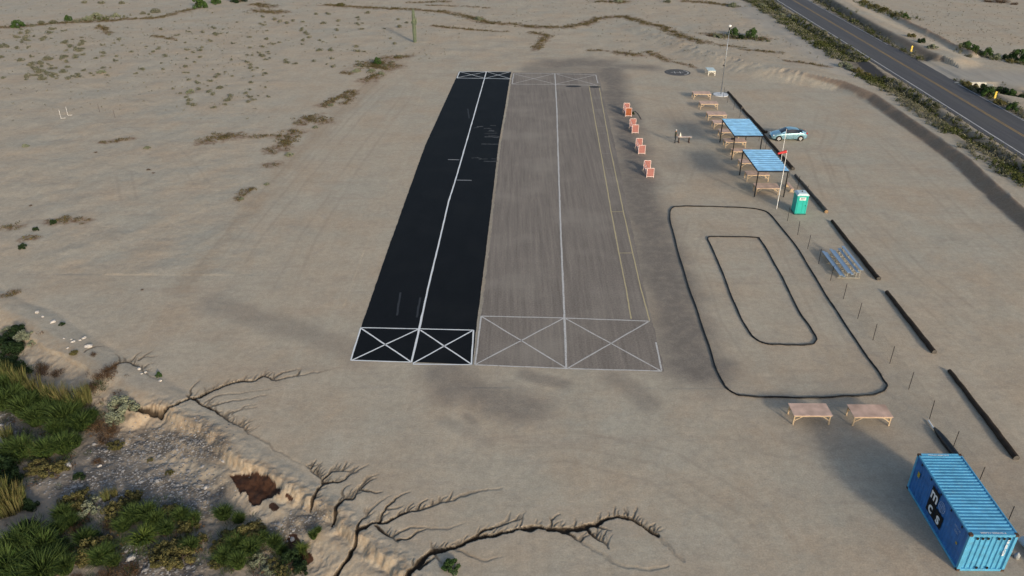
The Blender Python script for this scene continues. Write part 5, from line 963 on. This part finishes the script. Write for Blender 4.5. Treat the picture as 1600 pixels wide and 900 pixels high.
# ------------------------------------------------------------------ stuff: dried weeds, roadside weeds, wash ground cover, gravel
def merge(tris_list): return np.concatenate(tris_list)
def scatter_tris(proto, P, S, seed):
    r = np.random.default_rng(seed); n = len(P); th = r.uniform(0, 6.28, n); c, s = np.cos(th), np.sin(th); out = []
    T = proto[None].repeat(n, 0); X = T[..., 0]*c[:, None, None]-T[..., 1]*s[:, None, None]; Y = T[..., 0]*s[:, None, None]+T[..., 1]*c[:, None, None]
    V = np.stack([X, Y, T[..., 2]], -1)*S[:, None, None, None]; V += P[:, None, None, :]; return V.reshape(-1, 3, 3)
def along(pts, rad, dens, seed):
    r = np.random.default_rng(seed); out = []
    for i in range(len(pts)-1):
        a = np.array(pts[i]); b = np.array(pts[i+1]); L1 = np.linalg.norm(b-a); n = max(2, int((L1+rad)*rad*2*dens)); t = r.uniform(-.05, 1.05, n)[:, None]; j = r.normal(0, rad*.55, (n, 2)); out.append(a+(b-a)*t+j)
    return np.concatenate(out)
def on_ground(Q): z = terrain(Q[:, 0], Q[:, 1]); return np.column_stack([Q, z])
def stuff(name, label, cat, sets, kind_mat):
    V = np.concatenate(sets); o = bpy.data.objects.new(name, tri_mesh(name, V, kind_mat)); COL.objects.link(o); tag(o, label, cat, kind='stuff'); return o
pr_weed = leaves(22, .30, 4, .28, .3, 5, .45); pr_tuft = leaves(46, .22, 5, .5, .3, 6, .42); pr_small = leaves(12, .3, 3, .35, .3, 7, .45)
S_ = []
for i, (pts, r_) in enumerate(WEED):
    Q = on_ground(along(pts, r_*.95, 3.4, i)); S_.append(scatter_tris(pr_weed, Q, nr.uniform(.2, .5, len(Q)), i))
stuff('dried_weeds', 'rust-brown dried weeds in patches and lines over the desert', 'weeds', S_, FM['rust'])
# fine scrub flecks beyond the countable ones
Q = []
for k in range(1500):
    u_ = nr.uniform(-10, 1310); v_ = nr.uniform(-8, 95)
    if 700 < u_ < 960 and v_ > 60: continue
    if u_ > 960 and v_ > 100: continue
    if u_ < 700 and nr.random() < .2: continue
    Q.append(G(u_, v_))
for k in range(1100):
    u_ = nr.uniform(-10, 420); v_ = nr.uniform(40, 190)
    if nr.random() > (200-v_)/170: continue
    Q.append(G(u_, v_))
for k in range(420):
    Q.append(G(nr.uniform(1420, 1640), nr.uniform(-8, 72)))
Q = np.array(Q); Q = Q[(np.abs(Q[:, 0]-66) > 7)]; Q = on_ground(Q)
stuff('scrub_flecks', 'tiny scrub flecks sprinkled over the far desert', 'scrub', [scatter_tris(pr_small, Q, nr.uniform(.12, .38, len(Q)), 3)], FM['scrub'])
road_sets = {'a': [], 'b': []}
for i in range(2):
    yy = nr.uniform(78, 215, 3400); xo = nr.normal(-4.3, 1.9, 3400); Q = np.column_stack([np.interp(yy, [p[1] for p in ROAD_L[::-1]], [p[0] for p in ROAD_L[::-1]])+xo, yy]); Q = Q[(xo < -1.3) & (xo > -7.8) & (np.abs(yy-131.5) > 4.2) & (vn(Q[:, 0], Q[:, 1], 3.5, 8+i) > -.16)]
    Q = on_ground(Q); road_sets['ab'[i]].append(scatter_tris(pr_tuft, Q, nr.uniform(.3, .85, len(Q)), 40+i))
for i, (pp, r_, dn) in enumerate(((DITCHR, 1.3, 1.6), (DITCHR2, 1.5, 1.8), (CULD[1:], 1.8, 1.3), (GP([(1345, 4), (1380, 18), (1415, 30)]), 2.6, .9), (GP([(1262, 3), (1330, 45), (1390, 76), (1415, 84)]), 1.0, 1.5), (GP([(1500, 82), (1540, 90), (1610, 102)]), 1.6, 1.0), (GP([(1120, 60), (1160, 62), (1195, 67)]), 1.2, 1.2), (GP([(90, 36), (160, 30), (200, 26)]), 1.4, .8))):
    for k in 'ab': Q = on_ground(along(pp, r_, dn*.6, 60+i*2+(k == 'b'))); Q = Q[(Q[:, 0] > 69.6) | (Q[:, 0] < 58)]; road_sets[k].append(scatter_tris(pr_tuft, Q, nr.uniform(.3, .9, len(Q)), 70+i))
stuff('roadside_weeds', 'grey-green weeds filling the ditches along the road', 'weeds', road_sets['a'], FM['sage'] if False else FM['scrub'])
stuff('roadside_weeds', 'dark olive weeds mixed through the ditches along the road', 'weeds', road_sets['b'], foliage('ditch_weed_leaves', (.03, .032, .012), (.10, .095, .035), (.06, .075, .02)))
# wash ground cover (dark grass and litter between the clumps)
wpx = [(10, 600, 1.5), (30, 625, 1.5), (70, 650, 1.5), (110, 665, 1.4), (150, 665, 1.2), (160, 620, 1.0), (40, 705, 1.4), (90, 725, 1.2), (15, 770, 1.3), (60, 870, 2.0), (100, 830, 1.2), (30, 890, 2), (150, 865, 1.4), (130, 800, 1.0), (200, 810, 1.2), (250, 830, 1.2), (280, 860, 1.2), (370, 850, 1.3), (360, 880, 1.2), (430, 875, 1), (455, 890, .8), (85, 690, 1.0), (20, 555, 1.2), (190, 900, 1.0)]
gs = []; bs = []; prg = blades(26, .34, .02, .35, 3, .3)
for i, (u_, v_, r_) in enumerate(wpx):
    c = np.array(G(u_, v_, -1.15)); n = int(r_*r_*14); Q = c+nr.normal(0, r_*.6, (n, 2)); Q = on_ground(Q); gs.append(scatter_tris(prg, Q, nr.uniform(.5, 1.2, n), i))
    n = int(r_*r_*12); Q = c+nr.normal(0, r_*.65, (n, 2)); Q = on_ground(Q); bs.append(scatter_tris(pr_weed, Q, nr.uniform(.15, .4, n), 90+i))
stuff('ground_grass', 'short dark grass growing between the clumps in the wash', 'grass', gs, FM['grass']); stuff('plant_litter', 'brown plant litter under the wash shrubs', 'litter', bs, FM['brown'])
# gravel stones of the wash: one object
def stones(P, S, seed, dz=.0):
    r = np.random.default_rng(seed); n = len(P); th = r.uniform(0, 6.28, n); base = []
    top = np.array([[0, 0, .42]]); ring = np.array([[math.cos(a), math.sin(a)*.8, .12] for a in np.linspace(0, 2*math.pi, 7)[:-1]]); bt = ring*np.array([1.05, 1.05, 1])-np.array([0, 0, .3])
    V0 = np.concatenate([top, ring, bt]); F0 = [(0, 1+i, 1+(i+1) % 6) for i in range(6)]; 
    for i in range(6): j = (i+1) % 6; F0 += [(1+i, 7+i, 7+j), (1+i, 7+j, 1+j)]
    V = V0[None].repeat(n, 0)*(1+r.uniform(-.25, .25, (n, len(V0), 1))); c, s = np.cos(th)[:, None], np.sin(th)[:, None]
    X = V[..., 0]*c-V[..., 1]*s; Y = V[..., 0]*s+V[..., 1]*c; V = np.stack([X, Y, V[..., 2]], -1)*S[:, None, None]+P[:, None, :]
    F = (np.array(F0)[None]+(np.arange(n)*len(V0))[:, None, None]).reshape(-1, 3); return V.reshape(-1, 3), F
Q = np.concatenate([along(p, r_*1.1, 26, 200+i) for i, (p, r_) in enumerate(COBBLE)]+[along(GP([(60, 760), (150, 780)], -1.15), .8, 20, 300)])
Q = on_ground(Q); V, F_ = stones(Q, nr.uniform(.025, .085, len(Q))*(1+1.2*(nr.random(len(Q)) > .96)), 5)
me2 = bpy.data.meshes.new('gravel'); me2.from_pydata(V.tolist(), [], F_.tolist()); me2.materials.append(foliage('mixed_cobble', (.09, .09, .09), (.20, .19, .18), (.40, .38, .36))); o = bpy.data.objects.new('gravel', me2); COL.objects.link(o); tag(o, 'grey cobbles and gravel on the floor of the wash', 'gravel', kind='stuff')
M_rock = mat('white_rock', (.55, .51, .46), .9, 0, (5, .2), .2, .02, 9); 
for (u_, v_, s, z, l) in [(58, 488, .2, .1, 'white rock at the upper left end of the embankment edge'), (67, 495, .13, .1, 'small white rock just below the uppermost one on the embankment edge'), (83, 503, .22, .1, 'flat white rock beside the dark weed on the embankment edge'), (100, 530, .1, .1, 'tiny white stone on the tan slope, leftmost of a cluster'), (112, 531, .1, .1, 'tiny white stone in the middle of the cluster on the tan slope'), (115, 535, .16, .1, 'white stone at the bottom of the cluster on the tan slope'), (125, 532, .12, .1, 'white stone right of the cluster on the tan slope'), (131, 528, .18, .1, 'flat white rock above the largest one on the embankment'), (139, 542, .27, .1, 'largest white rock on the embankment'), (109, 554, .1, -.4, 'tiny white stone low on the slope above the dry twigs'), (217, 575, .17, .1, 'white rock in the middle of the small branching gully'), (227, 580, .13, .1, 'small white rock right of the gully\'s middle rock'), (221, 583, .1, .1, 'tiny white rock below the two in the small gully'), (250, 594, .13, .1, 'small white rock at the lower end of the small gully'), (107, 730, .26, -1.1, 'bright white rock at the left edge of the gravel'), (206, 874, .24, -1.1, 'pale round rock near the bottom edge in the wash'), (156, 730, .14, -1.1, 'pale rock on the gravel near the dry shrub'), (322, 765, .14, -1.1, 'pale rock on the sand below the cut bank'), (1260/1.0, 10000, .1, 0, '')]:
    if v_ > 9000: continue
    x, y = G(u_, v_, z); bm = bmesh.new(); bmesh.ops.create_icosphere(bm, subdivisions=2, radius=1); q = rnd.random()*9
    for v_2 in bm.verts:
        k = 1+.28*math.sin(v_2.co.x*3.1+q)*math.cos(v_2.co.y*2.7+q*2)+.12*math.sin(v_2.co.z*6+q); v_2.co = v_2.co*k
    mm = bpy.data.meshes.new('rock'); bm.to_mesh(mm); bm.free(); mm.materials.append(M_rock); o = bpy.data.objects.new('rock', mm); COL.objects.link(o); o.location = (x, y, H(x, y)+s*.15); o.scale = (s, s*.8, s*.55); o.rotation_euler = (0, 0, q); tag(o, l, 'rock', 'pale rocks on the embankment and wash')
# ------------------------------------------------------------------ light
AZ = R(-60); EL = R(18)
to = Vector((math.cos(EL)*math.cos(AZ), math.cos(EL)*math.sin(AZ), math.sin(EL)))
sd = bpy.data.lights.new('sun', 'SUN'); sd.energy = 2.45; sd.angle = R(6.5); sd.color = (1, .88, .72); so = bpy.data.objects.new('sun', sd); COL.objects.link(so); so.rotation_euler = (-to).to_track_quat('-Z', 'Y').to_euler(); so.location = to*200
w = bpy.data.worlds.new('World'); sc.world = w; w.use_nodes = True; nt = w.node_tree; bg = nt.nodes['Background']; sky = nt.nodes.new('ShaderNodeTexSky'); sky.sky_type = 'NISHITA'; sky.sun_disc = False; sky.sun_elevation = EL; sky.sun_rotation = R(150); sky.dust_density = 2.0; sky.air_density = 1.0
nt.links.new(sky.outputs[0], bg.inputs[0]); bg.inputs[1].default_value = .15
sc.render.engine = 'CYCLES'; sc.view_settings.view_transform = 'Standard'; sc.view_settings.look = 'None'; sc.view_settings.exposure = .21; sc.view_settings.gamma = 1
sc.render.resolution_x = 1024; sc.render.resolution_y = 576
